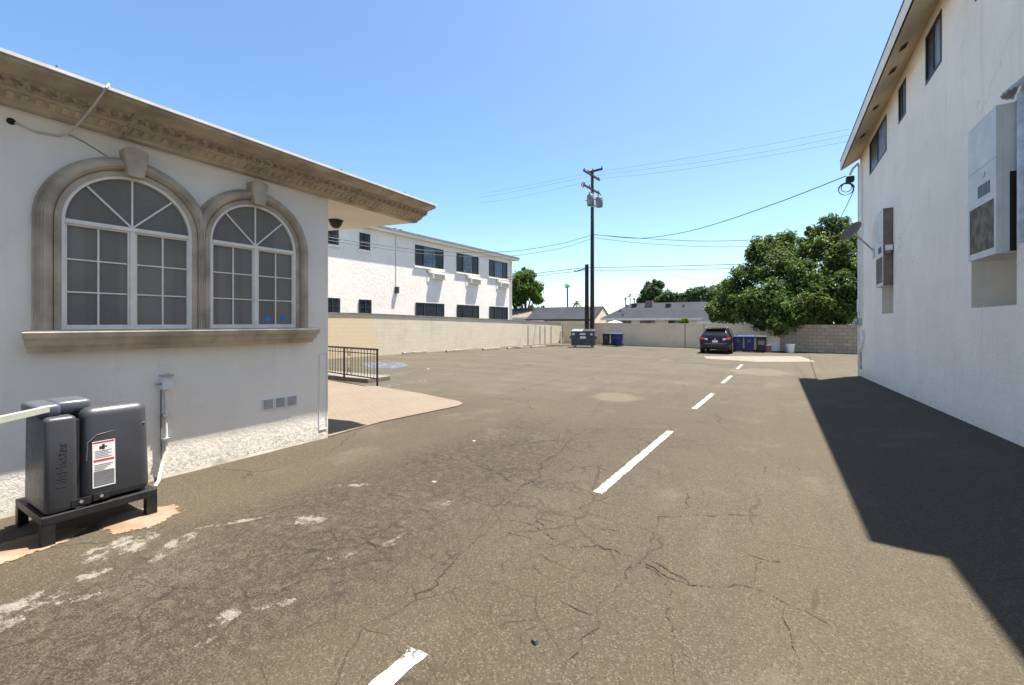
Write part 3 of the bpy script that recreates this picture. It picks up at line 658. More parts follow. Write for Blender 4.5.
def left_window(c, stickers):
    fr = MB(); ri = WR-.026
    # outer frame: ring + jambs + bottom rail
    inn, ou = arch_path(c, ri, 0, 180, 36), arch_path(c, WR, 0, 180, 36)
    inn = [(c+ri, ZB)]+inn+[(c-ri, ZB)]; ou = [(c+WR, ZB)]+ou+[(c-WR, ZB)]; k = len(inn)
    vs = [(.045, s, z) for s, z in inn]+[(.045, s, z) for s, z in ou]+[(.005, s, z) for s, z in inn]
    fs = []
    for i in range(k-1): fs += [(i, i+1, k+i+1, k+i), (i, i+1, 2*k+i+1, 2*k+i)]
    fr.add(vs, fs)
    fr.box((.006, c-ri, ZB), (.046, c+ri, ZB+.03)); fr.box((.006, c-ri, ZS-.024), (.05, c+ri, ZS+.016)); fr.box((.006, c-.022, ZB+.03), (.044, c+.022, ZS-.024))
    wn = P(fr, 'window', 'white_vinyl', lb, bevel=.003)
    g = MB().prism([(.003, s, z) for s, z in [(c+ri, ZB+.03)]+arch_path(c, ri, 0, 180, 36)+[(c-ri, ZB+.03)]], (.005, 0, 0))
    P(g, 'pane', 'screen_glass', wn)
    b = MB()
    for side in (-1, 1):
        s0, s1 = sorted((c+side*.023, c+side*(ri)))
        sash = .016
        for (x0, x1, y0, y1) in ((s0, s0+sash, ZB+.031, ZS-.025), (s1-sash, s1, ZB+.031, ZS-.025), (s0+sash, s1-sash, ZB+.031, ZB+.031+sash), (s0+sash, s1-sash, ZS-.025-sash, ZS-.025)):
            b.box((.009, x0, y0), (.030, x1, y1))
        mid = (s0+s1)/2; b.box((.009, mid-.007, ZB+.048), (.022, mid+.007, ZS-.042))
        for q in (1/3, 2/3):
            z = ZB+.05+(ZS-ZB-.10)*q; b.box((.0095, s0+sash, z-.0065), (.0215, s1-sash, z+.0065))
    for a in (45, 90, 135):
        a = math.radians(a); d = Vector((math.cos(a), math.sin(a))); nn = Vector((-d.y, d.x))*.008
        p0 = Vector((c, ZS+.014)); p1 = p0+d*(ri-.014)
        b.prism([(.010, *(p0+nn)), (.010, *(p1+nn)), (.010, *(p1-nn)), (.010, *(p0-nn))], (.016, 0, 0))
    P(b, 'muntins', 'white_vinyl', wn)
    if stickers == 2: spots = ((c+.16, ZB+.12), (c+.37, ZB+.12))
    else: spots = ((c+.20, ZB+.10),) if stickers else ()
    for (s, z) in spots:
        k = MB().prism([(.0105, s-.028, z-.03), (.0105, s+.028, z-.03), (.0105, s+.034, z+.01), (.0105, s+.02, z+.035), (.0105, s-.02, z+.035), (.0105, s-.034, z+.01)], (.002, 0, 0))
        P(k, 'sticker', 'blue_sticker', wn)
    return wn
left_window(C1, 0); left_window(C2, 2)
# three foundation vents
for i, s in enumerate((-.972+.005, -.805, -.64)):
    f = MB().box((.001, s-.01, .560), (.014, s+.148, .70)); v = P(f, 'foundation_vent', 'white_paint', lb)
    g = MB()
    for k in range(9): g.box((.0145, s+.008, .572+.0135*k), (.019, s+.13, .579+.0135*k))
    P(g, 'vent_grille', 'grey_steel', v)
# slim access panel by the corner
m = MB(); 
for a, b in (((-.155, .13), (-.14, 1.25)), ((-.03, .13), (-.02, 1.25)), ((-.14, 1.237), (-.03, 1.25)), ((-.14, .13), (-.03, .145))):
    m.box((.001, a[0], a[1]), (.007, b[0], b[1]))
P(m, 'access_panel', 'white_paint', lb)
# power box with conduit
m = MB().box((.001, -2.075, .98), (.085, -1.985, 1.115)); rootc = empty('conduit', L.W(0, -2.04, 0), L.rz, 'white electrical box and conduit running down the stucco wall beside the gate motor', 'conduit')
def PL(mb, name, mat, parent):   # shape given in the wall frame
    mb.v = [L.M@v for v in mb.v]; return mb.build(name, M[mat], parent, smooth=False)
PL(m, 'junction_box', 'white_paint', rootc)
PL(MB().box((.002, -2.08, 1.116), (.10, -1.98, 1.135)), 'box_lid', 'grey_steel', rootc)
PL(MB().tube([(.035, -2.03, .98), (.035, -2.03, .55), (.035, -2.03, .30), (.045, -2.07, .18), (.08, -2.10, .09), (.16, -2.14, .03), (.30, -2.22, .02)], .0145, 10), 'pipe', 'white_paint', rootc)
PL(MB().tube([(.033, -2.075, .97), (.033, -2.075, .62), (.033, -2.07, .22)], .008, 6), 'wire', 'curb_concrete', rootc)
PL(MB().box((.001, -2.065, .68), (.06, -1.995, .70)), 'strap', 'grey_steel', rootc); PL(MB().box((.001, -2.065, .42), (.06, -1.995, .44)), 'strap', 'grey_steel', rootc)
PL(MB().cyl((.02, -2.12, 1.04), (.05, -2.08, 1.04), .012, 8), 'connector', 'grey_steel', rootc)
# loose cable from the roof edge to a hole in the wall
cb = empty('loose_cable', L.W(.3, -2.74, 3.6), L.rz, 'thin pale cable hanging from roof edge over cornice to hole in wall', 'cable')
PL(MB().tube([(.42, -2.62, 3.872), (.585, -2.66, 3.872), (.597, -2.68, 3.83), (.42, -2.72, 3.69), (.16, -2.76, 3.575), (.03, -2.80, 3.50), (.012, -2.86, 3.455), (.010, -3.02, 3.44), (.008, -3.14, 3.475)], .009, 8), 'cable', 'pale_cable', cb)
PL(MB().tube([(.02, -2.80, 3.495), (.008, -2.68, 3.46), (.008, -2.52, 3.38), (.008, -2.40, 3.30), (.008, -2.36, 3.24)], .004, 6), 'cable', 'curb_concrete', cb)
m = MB().lathe([(.03, -.002), (.03, .006), (.012, .008)], (0.0, -3.16, 3.48), 12, 'X'); PL(m, 'wall_grommet', 'dark_hole', cb)
# porch lamp under the soffit
pl = empty('porch_light', L.W(-1.05, .9, 3.54), L.rz, 'dark brown dome light under the porch soffit of low building', 'lamp')
m = MB().lathe([(.11, 0), (.11, -.03), (.10, -.07), (.075, -.115), (.04, -.14), (.005, -.148)], (0, 0, -.002), 20); P(m, 'dome', 'dark_frame', pl, smooth=True)
m = MB().lathe([(.125, 0.0), (.125, -.018), (.11, -.02)], (0, 0, 0), 20); P(m, 'base_ring', 'black_iron', pl)

# ------------------------------------------------------------------ GATE OPERATOR on its stand
st = empty('operator_stand', (-5.11, 1.345, 0), 0, 'black steel angle stand under the charcoal gate motor', 'stand')
m = MB()
X0, X1, Y0, Y1 = -.37, .37, -.36, .36
m.box((X1-.05, Y0, .165), (X1, Y1, .225)); m.box((X0, Y0, .165), (X0+.05, Y1, .225)); m.box((X0+.05, Y0, .166), (X1-.05, Y0+.05, .224)); m.box((X0+.05, Y1-.05, .166), (X1-.05, Y1, .224))
m.box((X0+.05, Y0+.05, .19), (X1-.05, Y1-.05, .2235)); P(m, 'frame', 'black_iron', st, bevel=.004)
for sx, sy in ((X0, Y0), (X1-.075, Y0), (X0, Y1-.075), (X1-.075, Y1-.075)):
    m = MB().box((sx, sy, 0), (sx+.075, sy+.012, .164)).box((sx+(.063 if sx > 0 else 0), sy+.012, 0), (sx+(.075 if sx > 0 else .012), sy+.075, .164)); P(m, 'leg', 'black_iron', st)
go = empty('gate_motor', (-5.11, 1.345, .226), 0, 'charcoal sliding gate motor with white warning sticker on black stand', 'gate motor')
m = MB().rbox((-.24, -.135, 0), (.335, .33, .78), .07, 4, .08)
m.v = [Vector((v.x, v.y, v.z)) for v in m.v]; cov = P(m, 'cover', 'charcoal_plastic', go, smooth=True)
m = MB().rbox((-.22, -.34, 0), (.345, -.148, .74), .032, 3, .05); P(m, 'side_cover', 'charcoal_plastic', go, smooth=True)
m = MB().box((-.2, -.157, .02), (.30, -.133, .70)); P(m, 'cover_gap', 'black_plastic', go)
m = MB().rbox((-.17, -.37, .735), (.24, -.22, .835), .03, 3).rbox((-.12, -.25, .745), (.20, -.03, .845), .03, 3); cap = P(m, 'top_cap', 'charcoal_gloss', go, smooth=True)
# raised seam on the front of the cover
m = MB().tube([(.331, -.10, .36), (.322, -.09, .50), (.317, -.03, .555), (.313, .10, .575), (.310, .29, .60)], .005, 6); P(m, 'cover_seam', 'charcoal_gloss', cov)
def on_cover(q):   # lay a label shape on the leaning front of the cover
    q.v = [Vector((v.x-.0295*v.z+.335, v.y, v.z)) for v in q.v]; return q
lb_ = P(on_cover(MB().box((-.004, -.062, .125), (.003, .082, .50))), 'warning_label', 'paper', go)
def labrect(y0, y1, z0, z1, mat, nm='label_print'): P(on_cover(MB().box((.0032, y0, z0), (.0038, y1, z1))), nm, mat, lb_)
labrect(-.058, .078, .485, .497, 'red_ink'); labrect(-.055, .075, .335, .352, 'red_ink')
q = MB()
for k in range(5): q.box((.0032, -.045, .365+.013*k), (.0037, .06-.02*(k % 2), .371+.013*k))
P(on_cover(q), 'label_print', 'grey_ink', lb_); q = MB()
q.box((.0032, -.055, .135), (.0035, .075, .255))
P(on_cover(q), 'label_print', 'dish_grey', lb_); q = MB()
for k in range(13): q.box((.0037, -.05, .145+.0135*k), (.0041, .068-.018*((k*3) % 4), .150+.0135*k))
P(on_cover(q), 'label_print', 'grey_ink', lb_)
q = MB().box((.0033, -.018, .435), (.0039, .0, .458)).box((.0032, -.002, .43), (.0038, .015, .472)).box((.0033, .013, .447), (.0039, .03, .457)); P(on_cover(q), 'pictogram', 'black_ink', lb_)
m = MB().box((.336, -.19, .02), (.352, -.075, .075)).box((.336, -.06, .025), (.350, .04, .08)); br_ = P(m, 'bracket', 'black_iron', go)
P(MB().cyl((.350, -.135, .05), (.358, -.135, .05), .012, 10), 'bolt', 'silver', br_); P(MB().cyl((.349, -.012, .055), (.357, -.012, .055), .012, 10), 'bolt', 'silver', br_)
vs, fs = soft_text('LiftMaster', .088, .0006)
vs = [Vector((.346-.0191*(.37+v.x)+v.z, -.24-v.y*1.0, .37+v.x)) for v in vs]   # reads upward
m = MB().add(vs, fs); P(m, 'lettering', 'faint_letter', go)
a, b = Vector((.19, -.27, .80)), Vector((1.55, -1.62, .83))
m = MB(); d = (b-a).normalized(); nn = Vector((-d.y, d.x, 0))*.022
m.prism([a+nn-Vector((0, 0, .022)), a-nn-Vector((0, 0, .022)), a-nn+Vector((0, 0, .022)), a+nn+Vector((0, 0, .022))], b-a); P(m, 'gate_arm', 'arm_paint', go)

# ------------------------------------------------------------------ RIGHT BUILDING
R = Frame(gnd(860, 376), 772)
rb = empty('stucco_building', R.o, R.rz, 'tall white two-storey stucco building on the right casting the driveway shadow', 'building')
def ez(s): return -.02*s
S0, S1 = -22.0, 0.0
holes = {'w1': (-3.82, -1.66, 5.95, 6.85), 'w2': (-5.62, -5.03, 6.12, 6.88), 'w3': (-7.9, -7.03, 6.05, 6.92), 'w4': (-10.6, -9.32, 6.15, 6.98),
         'n1': (-4.50, -3.28, 1.93, 4.40), 'n2': (-10.50, -9.16, 1.91, 4.27)}
hl = list(holes.values()); ys = sorted(set([S0, S1]+[h[0] for h in hl]+[h[1] for h in hl])); zs = sorted(set([-.2, 7.02]+[h[2] for h in hl]+[h[3] for h in hl]))
m = MB()
for i in range(len(ys)-1):
    for j in range(len(zs)-1):
        cy, cz = (ys[i]+ys[i+1])/2, (zs[j]+zs[j+1])/2
        if any(h[0] < cy < h[1] and h[2] < cz < h[3] for h in hl): continue
        zt = lambda s, z: z+(ez(s) if z > 7 else 0)
        m.quad((0, ys[i], zt(ys[i], zs[j])), (0, ys[i+1], zt(ys[i+1], zs[j])), (0, ys[i+1], zt(ys[i+1], zs[j+1])), (0, ys[i], zt(ys[i], zs[j+1])))
m.quad((0, S1, -.2), (14, S1, -.2), (14, S1, 7.02), (0, S1, 7.02)); m.quad((14, S0, -.2), (14, S1, -.2), (14, S1, 7.02), (14, S0, 7.02+ez(S0)))
m.quad((0, S0, -.2), (14, S0, -.2), (14, S0, 7.02+ez(S0)), (0, S0, 7.02+ez(S0)))
# merge doubles so the wall is one sheet
bm = bmesh.new(); vv = [bm.verts.new(v) for v in m.v]; [bm.faces.new([vv[i] for i in f]) for f in m.f]
bmesh.ops.remove_doubles(bm, verts=bm.verts, dist=1e-4); bm.verts.index_update()
m = MB(); m.v = [v.co.copy() for v in bm.verts]; m.f = [tuple(v.index for v in f.verts) for f in bm.faces]; bm.free()
rwall = m.build('wall', M['right_stucco'], rb, local=True)
for p in rwall.data.polygons:   # keep the long wall facing out
    pass
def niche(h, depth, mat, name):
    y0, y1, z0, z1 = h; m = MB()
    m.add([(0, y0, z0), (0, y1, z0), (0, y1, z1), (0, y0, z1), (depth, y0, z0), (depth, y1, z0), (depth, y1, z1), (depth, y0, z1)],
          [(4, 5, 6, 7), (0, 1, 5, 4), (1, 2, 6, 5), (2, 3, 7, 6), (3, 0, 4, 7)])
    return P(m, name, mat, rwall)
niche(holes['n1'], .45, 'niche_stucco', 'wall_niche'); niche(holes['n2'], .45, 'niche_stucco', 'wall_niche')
for nm in ('w1', 'w2', 'w3', 'w4'):
    y0, y1, z0, z1 = holes[nm]; niche(holes[nm], .16, 'right_stucco', 'window_reveal')
    f = MB(); t = .045
    for a, b in (((y0, z0), (y1, z0+t)), ((y0, z1-t), (y1, z1)), ((y0, z0+t), (y0+t, z1-t)), ((y1-t, z0+t), (y1, z1-t)), (((y0+y1)/2-t/2, z0+t), ((y0+y1)/2+t/2, z1-t))):
        f.box((-.012, a[0], a[1]), (.06, b[0], b[1]))
    wn = P(f, 'window', 'dark_frame', rb)
    for a, b in ((y0+t, (y0+y1)/2-t/2), ((y0+y1)/2+t/2, y1-t)):
        P(MB().box((.012, a, z0+t), (.02, b, z1-t)), 'pane', 'painted_sky_glass' if a < (y0+y1)/2-.1 else 'far_glass', wn)
# roof with a sloping eave that stops near the viewer
EO = -.5; SE = -11.55
m = MB()
def er(s): return [(EO, s, 6.70+ez(s)), (EO, s, 7.0+ez(s)), (.02, s, 7.20+ez(s)), (.02, s, 7.0+ez(s))]
m.add(er(SE)+er(.12), [(0, 1, 2, 3), (4, 5, 6, 7), (0, 1, 5, 4), (1, 2, 6, 5), (2, 3, 7, 6)]); 
rf = P(m, 'roof', 'cream_soffit', rb)
P(MB().add([(EO+.03, SE, 6.70+ez(SE)), (0, SE, 6.985+ez(SE)), (0, .10, 6.985), (EO+.03, .10, 6.70)], [(0, 1, 2, 3)]), 'soffit', 'tan_eave', rf)
m = MB().prism([(-.06, S0, 7.03+ez(S0)), (-.06, .10, 7.03), (-.06, .10, 7.17), (-.06, S0, 7.17+ez(S0))], (14.2, 0, 0)); P(m, 'roof_deck', 'roof_tan', rf)
P(MB().add([(EO-.012, SE, 6.99+ez(SE)), (EO-.012, .13, 6.99), (EO-.012, .13, 7.02), (EO-.012, SE, 7.02+ez(SE)), (EO+.04, SE, 7.025+ez(SE)), (EO+.04, .13, 7.025)], [(0, 1, 2, 3), (3, 2, 5, 4)]), 'drip_edge', 'black_iron', rf)
for px, py in ((904, 51), (893, 68), (876, 110), (863, 139.5)):
    dl = (R.M.to_3x3().inverted()@ray(px, py)); ol = R.M.inverted()@Vector((0, 0, CH)); tt = (-.27-ol.x)/dl.x; s = ol.y+dl.y*tt
    a0 = 6.70+ez(s)+.615*(EO+.03+.0)*-1*0; zf = lambda x: 6.70+ez(s)+(x-(EO+.03))*.606-.008
    P(MB().add([(-.33, s-.11, zf(-.33)), (-.22, s-.11, zf(-.22)), (-.22, s+.11, zf(-.22)), (-.33, s+.11, zf(-.33))], [(0, 1, 2, 3)]), 'soffit_vent', 'dark_hole', rf)
# evaporative coolers standing in the niches
def cooler(y0, y1, z0, z1, pr, label, sidepanel, near):
    e = empty('evaporative_cooler', R.W(0, (y0+y1)/2, z0), R.rz, label, 'cooler', 'window coolers on the right-hand wall'); dz = z0; yc = (y0+y1)/2
    def B(a, b): return MB().box((a[0], a[1]-yc, a[2]-dz), (b[0], b[1]-yc, b[2]-dz))
    zm = z0+(z1-z0)*.40
    # cabinet as open shell: back, top, far side, floor, upper front, side frames
    c = B((-pr, y0, z1-.012), (.35, y1, z1)); 
    for a, b in (((.33, y0, z0), (.35, y1, z1-.013)), ((-pr, y1-.012, z0), (.329, y1, z1-.013)), ((-pr, y0+.012, z0), (.329, y1-.013, z0+.02)),
                 ((-pr, y0+.003, zm), (-pr+.012, y1-.013, z1-.013)), ((-pr, y0, z0), (-pr+.05, y0+.012, z1-.013)), ((.02, y0, z0), (.07, y0+.012, z1-.013)), ((-pr+.051, y0+.001, zm+.25), (.019, y0+.011, z1-.014))):
        k = B(a, b); c.add(k.v, k.f)
    P(c, 'cabinet', 'cooler_paint', e)
    if sidepanel == 'brown_panel': P(B((-pr+.004, y0-.004, z0+.003), (.0, y0-.001, z1-.003)), 'side_panel', sidepanel, e)
    else:
        P(B((-pr+.051, y0+.002, z0+.021), (-.05, y0+.010, zm+.249)), 'side_panel', 'cooler_paint', e); P(B((-.049, y0+.002, z0+.021), (.019, y0+.010, zm+.249)), 'side_opening', sidepanel, e)
    P(B((-pr+.003, y0+.06, z0+.08), (-pr+.018, y1-.05, zm-.03)), 'cooler_pad', 'brown_pad', e)
    for a, b in (((y0+.013, z0+.02), (y1-.013, z0+.08)), ((y0+.013, zm-.03), (y1-.013, zm)), ((y0+.013, z0+.08), (y0+.06, zm-.03)), ((y1-.05, z0+.08), (y1-.013, zm-.03))):
        P(B((-pr-.001, a[0], a[1]), (-pr+.012, b[0], b[1])), 'front_rail', 'cooler_paint', e)
    g = None
    for k in range(5):
        q = B((-pr-.004, y0+.18+.075*k, zm+.07), (-pr-.001, y0+.23+.075*k, zm+.22)); g = q if g is None else g.add(q.v, q.f)
    P(g, 'louvre', 'dark_frame', e)
    P(B((-pr-.006, y0+.32, zm+.30), (-pr-.001, y0+.40, zm+.36)), 'badge', 'grey_steel', e)
    q = B((-pr-.004, y0+.003, zm+.44), (-pr-.001, y1-.013, zm+.448)); P(q, 'panel_joint', 'grey_steel', e)
    return e
e2 = cooler(-10.48, -9.62, 2.52, 4.26, .16, 'larger open-fronted white cooler at the photo right edge above a niche', 'dark_hole', True)
e1 = cooler(-4.47, -3.62, 2.58, 4.40, .18, 'white cooler with rust-brown side, farther along the wall beside satellite dish', 'brown_panel', False)
def PR(mb, name, mat, parent=None, **k):
    mb.v = [R.M@v for v in mb.v]; return mb.build(name, M[mat], parent, **k)
# security light box on near side of far cooler
sl = empty('security_lamp', R.W(-.13, -4.55, 3.35), R.rz, 'small white security lamp fixed to the brown side of the far cooler', 'lamp')
PR(MB().box((-.14, -4.56, 3.40), (-.02, -4.473, 3.52)), 'housing', 'white_paint', sl); PR(MB().lathe([(.05, 0), (.05, -.05), (.03, -.07)], (-.08, -4.53, 3.39), 12), 'lens', 'dish_grey', sl)
# corrugated flue cap near the picture edge
fl = empty('flue_pipe', R.W(-.12, -10.75, 4.1), R.rz, 'grey metal flue with ragged corrugated cap beside the near cooler', 'flue')
PR(MB().cyl((-.03, -10.75, 2.6), (-.03, -10.75, 4.25), .05, 12), 'pipe', 'grey_steel', fl)
m = MB(); k = 18; ringv = []
for i in range(k):
    t = math.pi*i/(k-1); rr = .16+.015*(i % 2); ringv.append((-.03-rr*math.sin(t)*.9, -10.70+rr*math.cos(t)*1.2, 4.28+.02*(i % 2)))
tip = [(-.01, -10.70, 4.46)]; m.add(ringv+tip, [(i, i+1, k) for i in range(k-1)]); PR(m, 'cap', 'grey_steel', fl)
# conduits and meter boxes at the far corner
cd = empty('meter_riser', R.W(-.03, -.25, 0), R.rz, 'electrical riser with conduits and meter boxes at far corner of right building', 'conduit')
PR(MB().tube([(-.05, -.12, .02), (-.05, -.12, 6.75)], .028, 8), 'pipe', 'white_paint', cd); PR(MB().tube([(-.035, -.55, 1.9), (-.035, -.55, 6.6)], .022, 8), 'pipe', 'white_paint', cd)
PR(MB().box((-.10, -.38, 2.05), (-.002, -.16, 2.45)), 'meter_box', 'white_paint', cd); PR(MB().box((-.09, -.40, 1.62), (-.002, -.18, 1.86)), 'meter_box', 'grey_steel', cd)
PR(MB().lathe([(.09, 0), (.09, .08), (.06, .10)], (-.19, -.27, 1.74), 14, 'X'), 'meter_dial', 'grey_steel', cd)
PR(MB().tube([(-.04, -.75, 1.5), (-.04, -.82, 1.2), (-.05, -.70, .98), (-.05, -.45, .92), (-.05, -.30, .85)], .03, 8), 'pipe', 'white_paint', cd); PR(MB().box((-.05, -.35, .25), (-.002, -.24, .80)), 'meter_box', 'grey_steel', cd)
# weatherhead with coiled wire
wh = empty('service_head', R.W(-.25, .0, 6.35), R.rz, 'service head with coiled black wire under the eave corner', 'service head')
P(MB().tube([(.20, -.12, .45), (.05, -.10, .30), (-.02, -.05, .12)], .035, 8), 'mast', 'white_paint', wh)
m = MB().rbox((-.12, -.14, -.10), (.10, .06, .08), .03, 2); P(m, 'insulator', 'black_plastic', wh)
m = MB(); pts = []
for i in range(60):
    t = i/59*6.283*2.6; r_ = .21-.02*(i/59); pts.append((-.10+r_*math.cos(t), .02+.002*i, -.28+r_*math.sin(t)*.95))
m.tube(pts, .012, 6); pts = [(-.10+.14*math.cos(i/20*6.283), -.02, -.26+.14*math.sin(i/20*6.283)) for i in range(21)]; m.tube(pts, .012, 6); P(m, 'wire_coil', 'cable', wh)
# satellite dish
dl = R.M.to_3x3().inverted()@ray(874, 253); ol = R.M.inverted()@Vector((0, 0, CH)); tt = -ol.x/dl.x; hs_ = ol+dl*tt
ds = empty('satellite_dish', R.W(0, hs_.y, hs_.z), R.rz, 'grey satellite dish on a steel arm beside the far cooler', 'satellite dish')
cD = atY(852.5, 232.5, R.W(0, hs_.y, 0).y-.1)
im = wm(ds).inverted(); cl = im@cD
ax = (im.to_3x3()@Vector((-.56, .42, .71))).normalized()
qz = ax.to_track_quat('Z', 'Y').to_matrix()
DR = .78
prof = [(.02, 0), (.12, .008), (.24, .035), (.34, .075), (.37, .092), (.375, .088), (.34, .062), (.24, .022), (.12, -.004), (.02, -.012)]
m = MB().lathe(prof, (0, 0, 0), 28); m.v = [qz@Vector((v.x*DR, v.y*DR*1.08, v.z*DR))+cl for v in m.v]; P(m, 'reflector', 'dish_grey', ds, smooth=True)
back = cl-ax*.06
m = MB().tube([back, back-ax*.10, Vector((-.04, .05, .12)), Vector((-.0, .0, .0))], .024, 8); P(m, 'arm', 'grey_steel', ds)
m = MB().box((-.02, -.12, -.14), (-.001, .10, .12)); P(m, 'wall_plate', 'grey_steel', ds)
lnbv = cl+ax*.42+qz@Vector((0, -.12, 0))
m = MB().tube([cl-qz@Vector((0, .36, 0)), lnbv], .012, 6).tube([lnbv-ax*.05, lnbv+ax*.06], .035, 10); P(m, 'feed_horn', 'dark_frame', ds)

# ------------------------------------------------------------------ FAR TWO-STOREY BUILDING (left back)
B = Frame((-20.0, 32.5), 800)
fb = empty('apartment_building', B.o, B.rz, 'long cream two-storey building with dark windows behind the left boundary wall', 'building')
P(MB().box((-9, -40, 0), (0, .22, 7.18)), 'wall', 'far_stucco', fb)
rf = P(MB().box((-9.3, -40.4, 7.185), (.30, 1.05, 7.42)), 'roof', 'far_stucco', fb, bevel=.02)
P(MB().box((.302, -40.4, 7.33), (.34, 1.06, 7.46)), 'drip_edge', 'curb_concrete', rf)
def bwin(y0, y1, z0, z1, triple, shutters=True):
    f = MB(); t = .05
    f.box((.002, y0, z0), (.06, y1, z0+t)).box((.002, y0, z1-t), (.06, y1, z1)).box((.002, y0, z0+t), (.06, y0+t, z1-t)).box((.002, y1-t, z0+t), (.06, y1, z1-t))
    cuts = [y0+(y1-y0)*k for k in ((.27, .73) if triple else (.5,))]
    for c in cuts: f.box((.002, c-.03, z0+t), (.058, c+.03, z1-t))
    wn = P(f, 'window', 'dark_frame', fb)
    edges = [y0+t]+cuts+[y1-t]
    for i, (a, b) in enumerate(zip(edges[:-1], edges[1:])):
        P(MB().box((.001, a+.031, z0+t+.001), (.022, b-.031, z1-t-.001)), 'pane', 'curtain_glass' if (triple and i == 1 and z0 > 4) else 'far_glass', wn)
    mm = MB(); 
    if triple:
        for k in (1, 2, 3): c = cuts[0]+(cuts[1]-cuts[0])*k/4; mm.box((.024, c-.018, z0+t), (.036, c+.018, z1-t))
        for k in (1, 2): z = z0+(z1-z0)*k/3; mm.box((.025, cuts[0]+.03, z-.018), (.037, cuts[1]-.03, z+.018))
    else:
        z = (z0+z1)/2; mm.box((.024, y0+t, z-.02), (.04, y1-t, z+.02))
    P(mm, 'muntins', 'dish_grey' if z0 > 4 else 'dark_frame', wn)
    P(MB().box((.001, y0-.12, z0-.12), (.09, y1+.12, z0-.003)), 'window_sill', 'far_stucco', fb)
    return wn
for y0, y1 in ((-11.25, -8.56), (-7.10, -4.53), (-3.08, -.47)): bwin(y0, y1, 5.46, 6.83, True); bwin(y0+.05, y1+.08, 1.95, 3.05, True)
for y0, y1 in ((-15.58, -14.88), (-17.75, -16.98), (-19.8, -19.0), (-22.4, -21.0), (-26, -24.5)): bwin(y0, y1, 5.92, 6.87, False); bwin(y0-.05, y1+.1, 2.15, 3.05, False)
AC = None
for i, (y1, lab) in enumerate(((-8.56, 'beige wall air conditioner under the leftmost wide upstairs window'), (-4.43, 'beige wall air conditioner under the middle wide upstairs window'), (-.47, 'beige wall air conditioner under the wide upstairs window nearest building end'))):
    loc = B.W(0.001, y1-.62, 4.70)
    if AC is None:
        AC = empty('air_conditioner', loc, B.rz, lab, 'air conditioner', 'air conditioners below the upstairs windows')
        P(MB().rbox((.0, -.62, 0), (.26, .62, .43), .02, 2), 'casing', 'far_stucco', AC)
        g = MB()
        for k in range(9): g.box((.262, -.54, .06+.035*k), (.268, .54, .075+.035*k))
        P(g, 'grille', 'curb_concrete', AC)
        P(MB().tube([(.10, -.62, .30), (.10, -.80, .30), (.03, -.95, .42), (.03, -1.0, .62)], .025, 8), 'pipe', 'curb_concrete', AC)
    else:
        c = copy_tree(AC); c.location = loc; c['label'] = lab
# two roof vents, a drop cable and wall light
for px in (394.5, 400):
    c = on_plan(px, 232, B.W(-1, -20, 0)[:2], B.W(-1, 0, 0)[:2]); lo = wm(fb).inverted()@c
    P(MB().cyl((lo.x, lo.y, 7.42), (lo.x, lo.y, 7.75), .07, 8).cyl((lo.x, lo.y, 7.751), (lo.x, lo.y, 7.85), .13, 8), 'roof_vent', 'dark_frame', rf)
m = MB().tube([(.02, -12.9, 7.1), (.02, -12.9, 3.9)], .012, 6); dc = P(m, 'drop_cable', 'dish_grey', fb)
P(MB().box((.002, -12.98, 3.55), (.16, -12.75, 3.95)), 'wall_light', 'dark_frame', fb)
P(MB().cyl((.07, .12, .1), (.07, .12, 7.15), .05, 8), 'downspout', 'far_stucco', fb)

# ------------------------------------------------------------------ BOUNDARY WALLS
m = MB(); a0, a1 = Vector((-19.1, 2.0, 0)), Vector((-15.95, 34.3, 0)); d = (a1-a0).normalized(); nn = Vector((d.y, -d.x, 0))
wl = []; hs = [(0, 2.15), (.40, 2.13), (.60, 2.0), (.93, 1.75), (1, 1.66)]
pts = [(a0.lerp(a1, k), h) for k, h in hs]
for off in (0, -.2):
    for p, h in pts: wl += [p+nn*off-Vector((0, 0, .2)), p+nn*off+Vector((0, 0, h))]
k = len(pts)*2; fs = []
for i in range(len(pts)-1):
    a = 2*i; fs += [(a, a+2, a+3, a+1), (k+a, k+a+2, k+a+3, k+a+1), (a+1, a+3, k+a+3, k+a+1)]
fs += [(0, 1, k+1, k), (k-2, k-1, 2*k-1, 2*k-2)]
m.add(wl, fs); lw = tag(m.build('boundary_wall', M['left_block']), 'long cream painted block wall along the left side of the lot', 'wall')
cp = MB()
for i in range(len(pts)-1):
    p, q = pts[i], pts[i+1]
    A = [p[0]+nn*.03+Vector((0, 0, p[1]+.001)), p[0]-nn*.23+Vector((0, 0, p[1]+.001)), q[0]-nn*.23+Vector((0, 0, q[1]+.001)), q[0]+nn*.03+Vector((0, 0, q[1]+.001))]
    cp.add(A+[v+Vector((0, 0, .07)) for v in A], [(0, 1, 2, 3), (4, 5, 6, 7), (0, 3, 7, 4), (1, 2, 6, 5), (0, 1, 5, 4), (2, 3, 7, 6)])
cp.build('coping', M['curb_concrete'], lw)
for i, px in enumerate((528, 540, 545, 551)):   # vertical drips / joints near the far end
    q = on_plan(px, 342, a0[:2], a1[:2]); m = MB().box((q.x+.004, q.y-.015, .0), (q.x+.03, q.y+.015, 1.5)); m.build('wall_joint', M['curb_concrete'], lw)
bw0, bw1 = Vector((-15.95, 34.3, 0)), Vector((.0, 31.1, 0)); bw2 = Vector((12, 28.8, 0))
